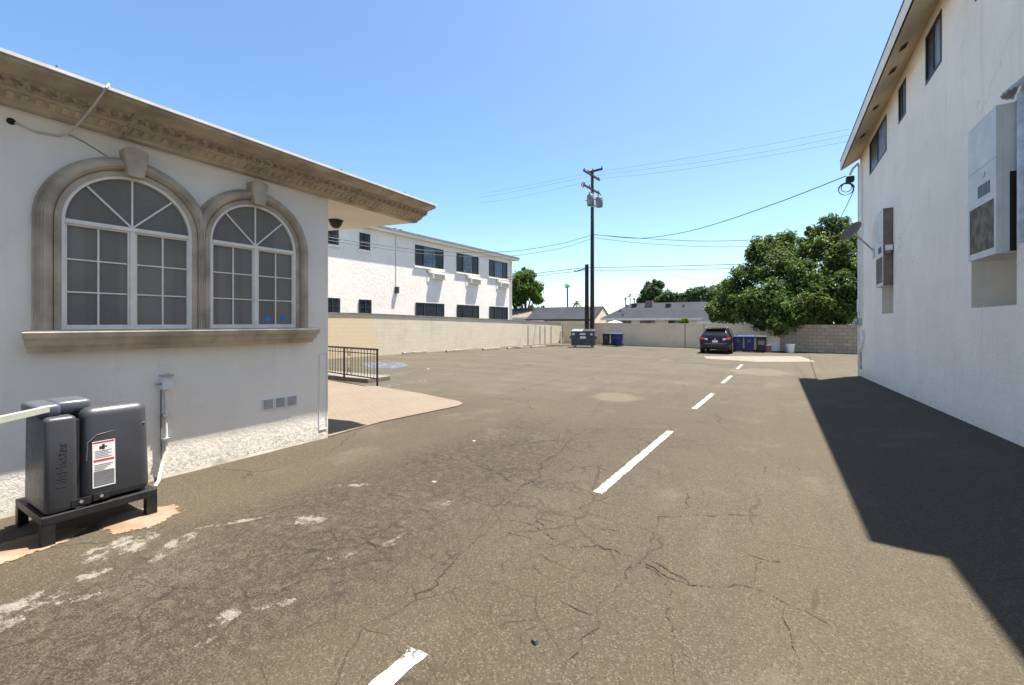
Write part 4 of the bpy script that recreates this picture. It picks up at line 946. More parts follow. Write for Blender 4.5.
def wall_seg(p, q, h0, h1, th, name, mat, label, copmat=None):
    d = (q-p).normalized(); n_ = Vector((-d.y, d.x, 0))*th; Z = Vector((0, 0, 1))
    v = [p-Z*.2, q-Z*.2, q+Z*h1, p+Z*h0]; m = MB().add(v+[x+n_ for x in v], [(0, 1, 2, 3), (4, 7, 6, 5), (3, 2, 6, 7), (0, 3, 7, 4), (1, 5, 6, 2)])
    o = tag(m.build(name, M[mat]), label, 'wall')
    if copmat:
        A = [p-n_*.15+Z*(h0+.001), q-n_*.15+Z*(h1+.001), q+n_*1.15+Z*(h1+.001), p+n_*1.15+Z*(h0+.001)]
        MB().add(A+[x+Z*.06 for x in A], [(0, 1, 2, 3), (4, 5, 6, 7), (0, 1, 5, 4), (1, 2, 6, 5), (2, 3, 7, 6), (3, 0, 4, 7)]).build('coping', M[copmat], o)
    return o
bwall = wall_seg(bw0+Vector((.21, .0, 0)), bw1, 1.64, 1.60, .2, 'boundary_wall', 'tan_block', 'tan block wall closing the back of the lot behind dumpster and car', 'tan_block')
for px in (562.5, 685, 704):
    q = on_plan(px, 342, bw0[:2], bw1[:2]); MB().box((q.x-.02, q.y-.012, 0), (q.x+.02, q.y+.05, 1.63)).build('wall_joint', M['curb_concrete'], bwall)
gwall = wall_seg(bw1+Vector((.002, 0, 0)), bw2, 1.62, 1.55, .2, 'block_wall', 'grey_block', 'bare grey brown concrete block wall under the big tree')
q0, q1 = bw1.lerp(bw2, .13), bw1.lerp(bw2, .23)
# curb-like wheel stops and rubble along the left wall
WS = None
for i, (x0, x1, lab) in enumerate(((402, 428, 'weathered concrete wheel stop nearest the railing end'), (447, 466, 'weathered concrete wheel stop second along the cream wall'), (483, 500, 'weathered concrete wheel stop midway along the cream wall'), (508, 522, 'short weathered wheel stop before the far wall stains'), (530, 546, 'farthest weathered wheel stop near the lot corner'))):
    px = (x0+x1)/2; yb = 354.3-(px-381)*.0505; p = gnd(px, yb+.9)
    if WS is None:
        WS = empty('wheel_stop', p, math.atan2(-d.x, d.y)); pr = [(-.075, 0), (.075, 0), (.06, .09), (.03, .12), (-.03, .12), (-.06, .09)]
        P(MB().prism([(a, -.85, z) for a, z in pr], (0, 1.7, 0)), 'stop_block', 'curb_concrete', WS, bevel=.01)
        P(MB().cyl((0, -.6, .121), (0, -.6, .13), .02, 8).cyl((0, .6, .121), (0, .6, .13), .02, 8), 'pin', 'dark_frame', WS); o = WS
    else: o = copy_tree(WS)
    o.location = p; tag(o, lab, 'wheel stop', 'wheel stops along the left wall')

# ------------------------------------------------------------------ IRON RAILING
rl = empty('iron_railing', (-10.9, 8.35, 0), 0, 'black wrought iron handrail beside the stamped pad', 'railing')
x1, y1_ = -9.25, 8.22; x2, y2_ = -13.6, 8.86
def rp(k, z): return Vector((x1+(x2-x1)*k, y1_+(y2_-y1_)*k, z))
LEN = math.hypot(x2-x1, y2_-y1_)
MB().cyl(rp(0, .0), rp(0, .98), .034, 4).build('post', M['black_iron'], rl); MB().cyl(rp(.385, .10), rp(.385, .97), .034, 4).build('post', M['black_iron'], rl); MB().cyl(rp(.98, .10), rp(.98, .97), .034, 4).build('post', M['black_iron'], rl)
MB().tube([rp(-.01, .985), rp(1, .975)], .026, 4).build('top_rail', M['black_iron'], rl)
MB().tube([rp(0, .86), rp(1, .85)], .012, 4).build('middle_rail', M['black_iron'], rl); MB().tube([rp(0, .20), rp(1, .20)], .018, 4).build('bottom_rail', M['black_iron'], rl)
for i in range(1, 28):
    k = i/28
    if abs(k-.385) < .012 or .29 < k < .36: continue
    MB().cyl(rp(k, .205), rp(k, .96), .011, 4).build('baluster', M['black_iron'], rl)
m = MB()
for k0 in (.305, .345): m.tube([rp(k0, .21), rp(k0, .96)], .009, 4)
for z0, z1, f in ((.22, .42, 1), (.94, .74, -1)): m.tube([rp(.295, z0), rp(.325, z1), rp(.355, z0)], .008, 4)
for zc in (.32, .84):
    m.tube([rp(.325+.012*math.cos(t*.5236), zc+.05*math.sin(t*.5236)) for t in range(13)], .007, 4)
m.build('scroll_ornament', M['black_iron'], rl)

# ------------------------------------------------------------------ DUMPSTER AND BINS
ang = math.atan2(-3.2, 15.95)
p = gnd(582.5, 348.2)
du = empty('dumpster', (gnd(582.3, 347.6).x-.15, gnd(582.3, 347.6).y+.6, 0), .28, 'dark grey steel dumpster with white stickers in front of utility poles', 'dumpster')
m = MB(); W2, D2 = .80, .55
def shell(m, x0, x1, y0, y1, z0, z1, zf, th=.04):
    # front lower than the back, open box
    f = [(x0, y0, z0), (x1, y0, z0), (x1, y0, zf), (x0, y0, zf)]; m.prism(f, (0, th, 0)); m.prism([(x0, y1-th, z0), (x1, y1-th, z0), (x1, y1-th, z1), (x0, y1-th, z1)], (0, th, 0))
    for xx in (x0, x1-th): m.prism([(xx, y0+th, z0), (xx, y1-th, z0), (xx, y1-th, z1), (xx, y0+th, zf)], (th, 0, 0))
    m.box((x0+th, y0+th, z0), (x1-th, y1-th, z0+th))
shell(m, -W2, W2, -D2, D2, .14, 1.22, 1.08); P(m, 'body', 'dumpster_paint', du, bevel=.008)
m = MB()
for x in (-.52, 0, .52): m.box((x-.03, -D2-.04, .15), (x+.03, -D2-.001, 1.06))
m.box((-W2-.01, -D2-.045, 1.0), (W2+.01, -D2-.001, 1.09)); P(m, 'rib', 'dumpster_paint', du)
for x in (-W2-.12, W2+.001): P(MB().box((x, -.35, .62), (x+.119, .35, .80)), 'lift_pocket', 'dumpster_paint', du)
m = MB().prism([(-W2, -D2-.03, 1.095), (-.02, -D2-.03, 1.095), (-.02, D2, 1.235), (-W2, D2, 1.235)], (0, 0, .04)); P(m, 'lid', 'transformer_grey', du)
m = MB().prism([(.02, -D2-.03, 1.095), (W2, -D2-.03, 1.095), (W2, D2, 1.235), (.02, D2, 1.235)], (0, 0, .04)); P(m, 'lid', 'black_plastic', du)
for x, z, ww, hh in ((-.72, .86, .16, .14), (-.2, .88, .40, .11), (-.18, .62, .40, .16), (.52, .86, .16, .12)):
    P(MB().box((x, -D2-.052, z), (x+ww, -D2-.046, z+hh)), 'sticker', 'paper', du)
for x in (-.6, .6):
    for y in (-.45, .45): P(MB().lathe([(.06, -.03), (.075, -.02), (.075, .02), (.06, .03)], (x, y, .075), 14, 'X'), 'caster', 'rubber', du)
def bin_proto(mat, lidmat):
    e = empty('wheelie_bin', (0, 0, 0), 0)
    m = MB(); b, t = (.24, .26), (.30, .34)
    vs = [(-b[0], -b[1], .05), (b[0], -b[1], .05), (b[0], b[1], .05), (-b[0], b[1], .05), (-t[0], -t[1], .98), (t[0], -t[1], .98), (t[0], t[1], .98), (-t[0], t[1], .98)]
    m.add(vs, [(0, 1, 2, 3), (4, 5, 6, 7), (0, 1, 5, 4), (1, 2, 6, 5), (2, 3, 7, 6), (3, 0, 4, 7)]); P(m, 'body', mat, e, bevel=.03)
    P(MB().rbox((-.315, -.36, .93), (.315, .355, .985), .015, 2), 'rim', mat, e)
    m = MB(); pr = [(-.37, .986), (-.36, 1.03), (-.15, 1.075), (.15, 1.085), (.33, 1.06), (.37, .986)]; m.prism([(-.32, y, z) for y, z in pr], (.64, 0, 0)); P(m, 'lid', lidmat, e, bevel=.015)
    P(MB().tube([(-.22, .36, .99), (-.22, .43, 1.01), (.22, .43, 1.01), (.22, .36, .99)], .018, 8), 'handle', lidmat, e)
    for x in (-.28, .28): P(MB().lathe([(.06, -.03), (.12, -.025), (.12, .025), (.06, .03)], (x, .25, .12), 16, 'X'), 'wheel', 'rubber', e)
    P(MB().box((-.07, -.325, .66), (.07, -.302, .76)), 'emblem', 'transformer_grey', e)
    return e
def BP(px, py):
    q = gnd(px, py); q.z = 0; return q+Vector((-.12, .26, 0))
bb = bin_proto('blue_plastic', 'blue_plastic'); bb.location = BP(614.8, 346.2); bb.rotation_euler.z = .33; bb.scale = (.9,)*3; tag(bb, 'blue wheeled bin beside the dark green bin near dumpster', 'bin', 'blue wheeled bins')
for (x, y, a, lab) in ((*BP(619.6, 346.6)[:2], .2, 'outermost blue wheeled bin of the group near the dumpster'), (*BP(740.2, 352)[:2], .05, 'blue wheeled bin directly beside the parked car'), (*BP(751.4, 352.2)[:2], .02, 'blue wheeled bin between the other blue one and black bin')):
    c = copy_tree(bb); c.location = (x, y, 0); c.rotation_euler.z = a; tag(c, lab)
gb = bin_proto('green_plastic', 'green_plastic'); gb.location = BP(606.6, 346.0); gb.rotation_euler.z = .3; gb.scale = (.9,)*3; tag(gb, 'dark green wheeled bin right of the dumpster', 'bin')
kb = bin_proto('black_plastic', 'black_plastic'); kb.location = BP(763.5, 352.6); kb.rotation_euler.z = .0; kb.scale = (.9,)*3; tag(kb, 'black wheeled bin with grey emblem right of the blue bins', 'bin')
for o in [x for x in bpy.data.objects if x.parent == kb and x.name.startswith('emblem')]:
    o.scale = (2.6, 1, 2.6); o.location = (0, 0, -1.22)
def tub(name, x, y, r0, r1, h, mat, label, cat, lip=True):
    e = empty(name, (x, y, 0), 0, label, cat)
    P(MB().lathe([(r0, 0), (r0+.005, .01), (r1, h), (r1-.012, h), (r0-.008, .02)], (0, 0, 0), 24), 'body', mat, e, smooth=True)
    P(MB().lathe([(r1, h-.05), (r1+.02, h-.045), (r1+.02, h-.005), (r1, h)], (0, 0, 0), 24), 'rim', mat, e)
    return e
tub('bucket', *BP(793, 353.2)[:2], .17, .23, .50, 'white_plastic', 'white plastic bucket standing at the foot of block wall', 'bucket')
tub('basket', *BP(769.5, 352.6)[:2], .17, .22, .42, 'pink_plastic', 'dull mauve plastic basket beside the black bin', 'basket')
bx = empty('storage_box', BP(774.5, 351.4), .1, 'white plastic box behind the mauve basket', 'box')
P(MB().rbox((-.24, -.18, 0), (.24, .18, .48), .02, 2, -.08), 'body', 'white_plastic', bx); P(MB().rbox((-.28, -.22, .47), (.28, .22, .53), .015, 2), 'lid', 'white_plastic', bx)

# ------------------------------------------------------------------ PARKED CAR (rear view, nose to the wall)
def car():
    e = empty('parked_car', gnd(714.3, 353.9)+Vector((0, 2.05, 0)), math.radians(1), 'dark compact crossover parked nose to the tan wall', 'car')
    # stations along y (rear negative), half-width profile per z
    def sec(y, zb, zbelt, ztop, wb, wbelt, wtop):
        return [(-wb*.92, y, zb), (-wb, y, zb+.12), (-wbelt, y, zbelt-.18), (-wbelt*.985, y, zbelt), (-wtop, y, ztop-.05), (-wtop*.86, y, ztop), (wtop*.86, y, ztop), (wtop, y, ztop-.05), (wbelt*.985, y, zbelt), (wbelt, y, zbelt-.18), (wb, y, zb+.12), (wb*.92, y, zb)]
    S = [sec(-2.20, .36, .86, .90, .74, .80, .70), sec(-2.12, .26, .98, 1.06, .82, .87, .72), sec(-1.75, .24, 1.02, 1.47, .85, .89, .60), sec(-1.45, .24, 1.01, 1.55, .86, .89, .62), sec(-.6, .22, .98, 1.585, .86, .89, .64), sec(.35, .22, .96, 1.55, .86, .89, .63), sec(.75, .22, .96, 1.40, .86, .89, .62), sec(1.15, .22, .98, 1.06, .86, .88, .74), sec(1.9, .25, .86, .93, .82, .85, .72), sec(2.2, .32, .68, .74, .70, .74, .6)]
    m = MB(); n = 12; vs = [p for s in S for p in s]; fs = [tuple(range(n)), tuple((len(S)-1)*n+i for i in range(n))]
    for i in range(len(S)-1):
        for j in range(n): fs.append((i*n+j, i*n+(j+1) % n, (i+1)*n+(j+1) % n, (i+1)*n+j))
    m.add(vs, fs); body = P(m, 'body', 'car_paint', e, smooth=True)
    # rear window on the hatch plane between station 1 and 2
    def hp(x, k):  # point on hatch, k 0 at belt, 1 at roof
        return Vector((x, -2.12+.37*k-.018, 1.06+.41*k+.012))
    P(MB().quad(hp(-.64, .10), hp(.64, .10), hp(.52, .90), hp(-.52, .90)), 'rear_window', 'car_glass', e)
    P(MB().rbox((-.56, -1.90, 1.50), (.56, -1.55, 1.545), .015, 2), 'spoiler', 'car_paint', e)
    for sx in (-1, 1):
        y0, y1, y2, y3 = -1.55, -.62, .32, .95
        q = [(sx*.882, -1.55, 1.04), (sx*.884, .95, 1.0), (sx*.672, .42, 1.49), (sx*.67, -.6, 1.53), (sx*.645, -1.38, 1.49)]
        P(MB().add([(a+sx*.006, b, c) for a, b, c in q], [(0, 1, 2, 3, 4)]), 'side_window', 'car_glass', e)
        P(MB().prism([(sx*.56, -2.19, .86), (sx*.80, -2.15, .88), (sx*.86, -2.08, 1.02), (sx*.60, -2.135, .985)], (0, -.035, .0)), 'taillight', 'tail_red', e, bevel=.008)
        P(MB().prism([(sx*.40, -2.21, .84), (sx*.555, -2.195, .86), (sx*.59, -2.145, .96), (sx*.42, -2.155, .95)], (0, -.03, 0)), 'reverse_lamp', 'silver', e)
        mm = MB().rbox((sx*.90, .62, 1.0), (sx*1.06, .74, 1.13), .03, 2); P(mm, 'mirror', 'car_paint', e, smooth=True)
        P(MB().tube([(sx*.58, -1.4, 1.56), (sx*.59, -1.2, 1.625), (sx*.60, .1, 1.625), (sx*.59, .3, 1.57)], .02, 6), 'roof_rail', 'silver', e)
        P(MB().box((sx*.62, -2.225, .40), (sx*.74, -2.205, .45)), 'reflector', 'tail_red', e)
        for y in (-1.35, 1.35):
            wname = P(MB().lathe([(.20, -.11), (.31, -.11), (.335, -.08), (.335, .08), (.31, .11), (.20, .11)], (sx*.79, y, .335), 24, 'X'), 'wheel', 'rubber', e, smooth=True)
            P(MB().lathe([(.05, -.115), (.19, -.105), (.19, .105), (.05, .115)], (sx*.79, y, .335), 16, 'X'), 'rim', 'silver', wname)
    P(MB().rbox((-.80, -2.26, .36), (.80, -2.08, .60), .05, 3), 'bumper', 'black_plastic', e, smooth=True)
    P(MB().box((-.16, -2.232, .70), (.16, -2.212, .83)), 'number_plate', 'paper', e)
    P(MB().cyl((0, -2.225, .90), (0, -2.20, .90), .045, 14), 'badge', 'silver', e)
    P(MB().box((-.62, -2.21, .615), (.62, -2.195, .63)), 'bumper_trim', 'silver', e)
    e.scale = (.92, .92, .90)
    return e
car()

# ------------------------------------------------------------------ UTILITY POLES AND WIRES
TP = atY(592.3, 340, 32.75); TPx, TPy = TP.x, TP.y
def tz(py): return atY(592.3, py, TPy).z
tp = empty('utility_pole', (TPx, TPy, 0), 0, 'tall dark wooden utility pole with crossarms and transformers behind dumpster', 'utility pole')
P(MB().tube([(0, 0, 0), (0, 0, tz(172.5))], [.19, .115], 12), 'shaft', 'wood_pole', tp)
def arm(dx, z, dy, ln0, ln1, name='crossarm'):
    d = Vector((dx, dy, 0)).normalized(); a = -d*ln0; b = d*ln1; nn = Vector((-d.y, d.x, 0))*.06; q = [a+nn, a-nn, b-nn, b+nn]
    ar = P(MB().prism([(v.x, v.y-.17, z) for v in q], (0, 0, .13)), name, 'wood_pole', tp)
    k = MB()
    for f in (.04, .35, .96):
        c = a.lerp(b, f); k.lathe([(.03, 0), (.05, .05), (.035, .09), (.06, .13), (.02, .2)], (c.x, c.y-.17, z+.131), 10)
    P(k, 'insulator', 'ceramic', ar); return ar
arm(.08, tz(176.5), 1, 1.35, 1.45); arm(1, tz(173), -.15, .35, .95, 'brace_arm'); arm(.08, tz(190.5), 1, 1.35, 1.45)
for x, y, py0, py1 in ((.02, -.42, 207, 196), (.66, -.25, 209, 199)):
    c0, c1 = tz(py0), tz(py1)
    t = P(MB().lathe([(.24, c0), (.28, c0+.06), (.28, c1-.08), (.22, c1)], (x, y, 0), 18), 'transformer', 'transformer_grey', tp, smooth=True)
    P(MB().lathe([(.04, c1), (.06, c1+.08), (.03, c1+.22)], (x-.08, y, 0), 10).lathe([(.04, c1), (.06, c1+.08), (.03, c1+.22)], (x+.1, y, 0), 10), 'bushing', 'ceramic', t)
P(MB().box((-.5, -.25, tz(201)), (.72, -.13, tz(200))).box((-.02, -.32, tz(208)), (.45, -.2, tz(206.5))), 'bracket', 'grey_steel', tp)
P(MB().tube([(-.15, -1.2, tz(187.5)), (-.35, -1.15, tz(185.5)), (-.45, -1.1, tz(188)), (-.28, -1.12, tz(190.5))], .05, 6), 'cutout_fuse', 'ceramic', tp)
P(MB().tube([(.12, -.17, tz(330)), (.12, -.15, tz(215))], .025, 6), 'conduit', 'dark_frame', tp)
SPp = atY(586.8, 340, 32.5)
sp = empty('utility_pole', (SPp.x, SPp.y, 0), 0, 'short dark wooden pole stub standing just left of tall utility pole', 'utility pole')
zt = atY(586.8, 264.5, 32.5).z
P(MB().tube([(0, 0, 0), (0, 0, zt)], [.17, .15], 12), 'shaft', 'wood_pole', sp)
P(MB().tube([(-.10, -.2, zt-.35), (-.75, -.3, zt-.52), (-.95, -.3, zt-.45)], .05, 6), 'cable_clamp', 'dark_frame', sp)
def smooth_pts(P_, n=6):
    o = []
    for i in range(len(P_)-1):
        p0, p1, p2, p3 = P_[max(i-1, 0)], P_[i], P_[i+1], P_[min(i+2, len(P_)-1)]
        for k in range(n):
            t = k/n; o.append(.5*((2*p1)+(p2-p0)*t+(2*p0-5*p1+4*p2-p3)*t*t+(3*p1-p0-3*p2+p3)*t**3))
    return o+[P_[-1]]
def wire(px, A, B_, r, label):
    pts = smooth_pts([on_plan(x, y, A, B_) for x, y in px]); o = MB().tube(pts, r*.62, 5).build('overhead_wire', M['cable'])
    return tag(o, label, 'wire', 'overhead wires')
T = (TPx, TPy-.18); LE = (-17.3, 13.2); RE = (14, 40.5); LW = (-30, 36.5)
wire([(592, 235), (566, 242.5), (540, 247.5), (510, 251.3), (468, 252.5), (416, 249.5), (342, 239.5), (300, 232)], T, LE, .030, 'upper thick cable sagging from tall pole past the two-storey facade')
wire([(592, 238.5), (566, 247), (540, 252), (510, 256), (468, 256.5), (416, 253), (342, 242.5), (300, 235.5)], T, LE, .024, 'lower thick cable sagging from tall pole past the two-storey facade')
wire([(592, 234.5), (640, 238.2), (700, 241), (752, 240), (800, 238), (870, 233)], T, RE, .030, 'upper of two cables from the tall pole middle towards the big tree')
wire([(592, 237.5), (640, 243), (700, 246.5), (752, 246.5), (800, 245), (870, 240)], T, RE, .024, 'lower of two cables from the tall pole middle towards the big tree')
S_ = (SPp.x, SPp.y-.2)
wire([(500, 278.5), (535, 273.5), (562, 270.3), (587, 267.6), (610, 267.2), (640, 266.8), (700, 265.3), (745, 263.8), (860, 258)], S_, RE, .035, 'thick level cable crossing the top of the short pole stub')
wire([(500, 281), (535, 276.3), (562, 273), (587, 270.6), (610, 270.2), (660, 270), (742, 268), (860, 262)], S_, RE, .028, 'second level cable just below the one on the short pole stub')
wire([(505, 289), (540, 284), (565, 279), (587, 273.5), (610, 271.5), (650, 275), (700, 279), (760, 282)], S_, RE, .012, 'thin lowest line sagging either side of the short pole stub')
SH = R.W(-.27, .0, 6.35)
wire([(592, 234.2), (620, 237.3), (645, 238), (680, 233), (720, 222.5), (782, 201), (846, 176)], (TPx, TPy), (SH.x, SH.y), .026, 'service drop rising from tall pole to eave of right building')
wire([(480, 194), (520, 187), (586, 174), (640, 165.5), (700, 156), (770, 144), (850, 129)], (TPx, TPy+1.3), (14, TPy-1.2), .010, 'highest thin line passing over the tall pole top')
wire([(480, 197.5), (520, 190.5), (588, 177), (640, 170), (700, 162), (770, 151), (850, 135)], (TPx, TPy-.1), (14, TPy-2.6), .010, 'second highest thin line passing over the tall pole top')
wire([(480, 203), (520, 197), (602, 179), (640, 175), (700, 167), (770, 155.5), (850, 141)], (TPx, TPy-1.4), (14, TPy-3.9), .010, 'third thin line leaving the lower crossarm of tall pole')
wire([(595, 243), (601, 272), (610, 318)], (TPx, TPy), (TPx+3, TPy+1), .010, 'thin guy wire slanting down right from tall pole')
wire([(854, 190), (847, 205), (840, 219), (832, 236)], (SH.x, SH.y), (2.4, 30), .018, 'short dark wire dropping from the coil behind the big tree')

# ------------------------------------------------------------------ HOUSES BEYOND THE WALL
def gable(name, label, x0, x1, y0, y1, ze, zr, roofm, wallm, ridge='X', hip=(0, 0), over=.4):
    e = empty(name, ((x0+x1)/2, (y0+y1)/2, 0), 0, label, 'house'); cx, cy = (x0+x1)/2, (y0+y1)/2
    ym = 0; a, b, c, d_ = x0-cx, x1-cx, y0-cy, y1-cy; h0, h1 = hip
    w_ = MB(); w_.add([(a+over, c+over, 0), (b-over, c+over, 0), (b-over, d_-over, 0), (a+over, d_-over, 0), (a+over, c+over, ze-.02), (b-over, c+over, ze-.02), (b-over, d_-over, ze-.02), (a+over, d_-over, ze-.02)], [(0, 1, 5, 4), (1, 2, 6, 5), (2, 3, 7, 6), (3, 0, 4, 7)])
    if not h0: w_.add([(a+over, c+over, ze-.02), (a+over, d_-over, ze-.02), (a+over, 0, zr-.12)], [(0, 1, 2)])
    if not h1: w_.add([(b-over, c+over, ze-.02), (b-over, d_-over, ze-.02), (b-over, 0, zr-.12)], [(0, 1, 2)])
    wl_ = P(w_, 'wall', wallm, e)
    r = MB(); th = .14
    lo = [(a, c, ze), (b, c, ze), (b, d_, ze), (a, d_, ze), (a+h0, 0, zr), (b-h1, 0, zr)]
    r.add(lo, [(0, 1, 5, 4), (2, 3, 4, 5), (1, 2, 5), (3, 0, 4)] if (h0 and h1) else [(0, 1, 5, 4), (2, 3, 4, 5)]+([(1, 2, 5)] if h1 else [])+([(3, 0, 4)] if h0 else []))
    rf_ = P(r, 'roof', roofm, e)
    md = rf_.modifiers.new('thick', 'SOLIDIFY'); md.thickness = .1; md.offset = -1
    P(MB().box((a, c-.03, ze-.22), (b, c-.002, ze-.0)), 'fascia', 'far_stucco' if wallm != 'tan_block' else 'dark_frame', e)
    return e, rf_, (cx, cy)
hA, rA, cA = gable('house', 'small house with grey roof and cream gable behind utility poles', -28.2, -18.9, 49.6, 56.4, 2.18, 3.80, 'shingle_grey', 'tan_block', hip=(0, 0), over=.06)
P(MB().prism([(18.7*0+4.75-.34, -.3, 2.7), (4.75-.34, .3, 2.7), (4.75-.34, .3, 3.1), (4.75-.34, -.3, 3.1)], (.04, 0, 0)), 'gable_vent', 'curb_concrete', hA)
hB, rB, cB = gable('house', 'long house with dark grey hip roof and roof vents behind tan wall', -17.3, -2.6, 47.6, 57.0, 2.22, 4.05, 'shingle_grey', 'far_stucco', hip=(2.2, 4.4), over=.5)
def on_roof(px, py):   # local point on front slope of the long house
    d = ray(px, py); n_ = Vector((0, -(4.05-2.22), 4.7)).normalized(); p0 = Vector((-10, 47.6, 2.22)); t = (p0-Vector((0, 0, CH))).dot(n_)/d.dot(n_)
    q = Vector((0, 0, CH))+d*t; return q-Vector((cB[0], cB[1], 0))
for px, py, s_ in ((634.5, 306.5, .28), (668.5, 306.5, .28)):
    q = on_roof(px, py); P(MB().rbox((q.x-s_, q.y-s_, q.z-.1), (q.x+s_, q.y+s_, q.z+.36), .05, 2), 'roof_vent', 'dark_frame', rB)
q = on_roof(649.5, 306); P(MB().box((q.x-.42, q.y-.35, q.z-.15), (q.x+.42, q.y+.35, q.z+.50)).box((q.x-.36, q.y-.30, q.z+.5), (q.x+.36, q.y+.30, q.z+.62)), 'roof_cooler', 'brown_panel', rB)
for px, py in ((620.5, 311.5), (623, 315.8), (627, 306.8), (683.5, 306.8)):
    q = on_roof(px, py); P(MB().cyl((q.x, q.y, q.z-.1), (q.x, q.y, q.z+.25), .13, 8), 'vent_pipe', 'dish_grey', rB)
for a_, b_ in ((618, 631), (640, 655), (668, 680)):
    A_, C_ = atY(a_, 322, 48.05), atY(b_, 322, 48.05)
    P(MB().box((A_.x-cB[0], 48.03-cB[1], 1.0), (C_.x-cB[0], 48.098-cB[1], 1.95)), 'window', 'blue_glass', hB)
hC, rC, _ = gable('house', 'low outbuilding with pale grey roof between long house and big tree', -6.2, 1.0, 41.5, 46.0, 1.85, 2.72, 'shingle_grey', 'far_stucco', hip=(1.2, 0), over=.3)
hD, rD, _ = gable('house', 'tan-roofed house beside the end of the two-storey building', -43.5, -31.0, 57.5, 66.5, 2.55, 4.1, 'roof_tan', 'far_stucco', hip=(0, 3.5), over=.5)
P(MB().box((3.2, -1.0, 3.6), (3.8, -.4, 4.5)), 'chimney', 'roof_tan', rD)
hE, rE, _ = gable('shed', 'little shed with red roof edge above the back wall', -25.6, -22.8, 43.0, 46.2, 1.80, 1.98, 'roof_red', 'tan_block', hip=(0, 0), over=.2)
hE['category'] = 'shed'
um = empty('patio_umbrella', atY(615, 323, 40)*1.0, 0, 'pale canopy top showing above wall between the two grey roofs', 'umbrella'); um.location.z = 0
P(MB().lathe([(.75, 1.70), (.75, 1.73), (.4, 1.86), (.05, 1.93)], (0, 0, 0), 10), 'canopy', 'concrete', um); P(MB().cyl((0, 0, 0), (0, 0, 1.8), .03, 8), 'pole', 'grey_steel', um)

# ------------------------------------------------------------------ TREES
def crown_mesh(name, blobs, n, size, mat, parent, seed, yellow=.0, core=.55, droop=.2):
    rnd = random.Random(seed); tot = sum(b[1]**2 for b in blobs); vs, fs, tint = [], [], []
    for c, r, sq in blobs:
        k = int(n*r*r/tot); hue = rnd.uniform(-.15, .15); yl = rnd.random() < yellow
        # sub-clumps
        subs = []
        for _ in range(max(9, int(16*r))):
            d = Vector((rnd.gauss(0, 1), rnd.gauss(0, 1), rnd.gauss(0, 1))).normalized(); rr = r*rnd.uniform(core, 1.0)
            subs.append((Vector(c)+Vector((d.x*rr, d.y*rr, d.z*rr*sq)), r*rnd.uniform(.18, .40), rnd.uniform(-.4, .4)))
        for _ in range(k):
            sc_, sr, sh = rnd.choice(subs); d = Vector((rnd.gauss(0, 1), rnd.gauss(0, 1), rnd.gauss(0, 1))).normalized()
            p = sc_+d*sr*rnd.uniform(.35, 1.35) if rnd.random() < .8 else Vector(c)+d*r*rnd.uniform(.3, 1.05)
            nrm = (d*.8+Vector((rnd.gauss(0, .6), rnd.gauss(0, .6), rnd.gauss(.25, .6)))).normalized()
            t = nrm.cross(Vector((rnd.gauss(0, 1), rnd.gauss(0, 1), rnd.gauss(0, 1)))).normalized(); b = nrm.cross(t)
            L_ = size*rnd.uniform(.6, 1.3); w_ = L_*.5; i0 = len(vs)
            vs += [p-t*L_*.5, p+b*w_*.5+nrm*L_*.06, p+t*L_*.5-nrm*L_*droop*.5, p-b*w_*.5+nrm*L_*.06]
            fs += [(i0, i0+1, i0+2), (i0, i0+2, i0+3)]
            tt = min(max(.45+hue+sh+rnd.uniform(-.3, .3), 0), 1); yv = rnd.uniform(.2, .8) if (yl and rnd.random() < .3) else 0
            tint += [(tt, yv, 0, 1)]*2
    im = wm(parent).inverted(); me = bpy.data.meshes.new(name); me.from_pydata([tuple(im@v) for v in vs], [], fs); me.update()
    at = me.attributes.new('tint', 'FLOAT_COLOR', 'FACE'); at.data.foreach_set('color', [q for t in tint for q in t])
    me.materials.append(M[mat]); o = bpy.data.objects.new(name, me); COL.objects.link(o); o.parent = parent
    return o
def limbs(m, base, tips, r0, rnd):
    fork = base+Vector((0, 0, (min(t.z for t in tips)-base.z)*.55))
    m.tube([base, base.lerp(fork, .5)+Vector((rnd.uniform(-.08, .08), rnd.uniform(-.08, .08), 0)), fork], [r0*1.25, r0, r0*.85], 10)
    for t in tips:
        mid = fork.lerp(t, .5)+Vector((rnd.uniform(-.3, .3), rnd.uniform(-.3, .3), rnd.uniform(.0, .3)))*(t-fork).length*.25
        m.tube([fork-Vector((0, 0, .1)), mid, t], [r0*.6, r0*.4, r0*.12], 7)
def tree(name, label, base, blobs, n, size, leaf, seed, r0=.2, yellow=0., core=.55, group=None):
    e = empty(name, base, 0, label, 'tree', group); rnd = random.Random(seed)
    m = MB(); limbs(m, Vector(base), [Vector(c) for c, r, q in blobs], r0, rnd); m.build('trunk', M['bark'], e, smooth=True)
    crown_mesh('crown', blobs, n, size, leaf, e, seed, yellow, core); return e
def bl(px, py, rp, Y, sq=.9):
    c = atY(px, py, Y); depth = -ST*c.x+CT*c.y; return (tuple(c), rp*depth/FP*(1.3 if Y > 69 else 1), sq)
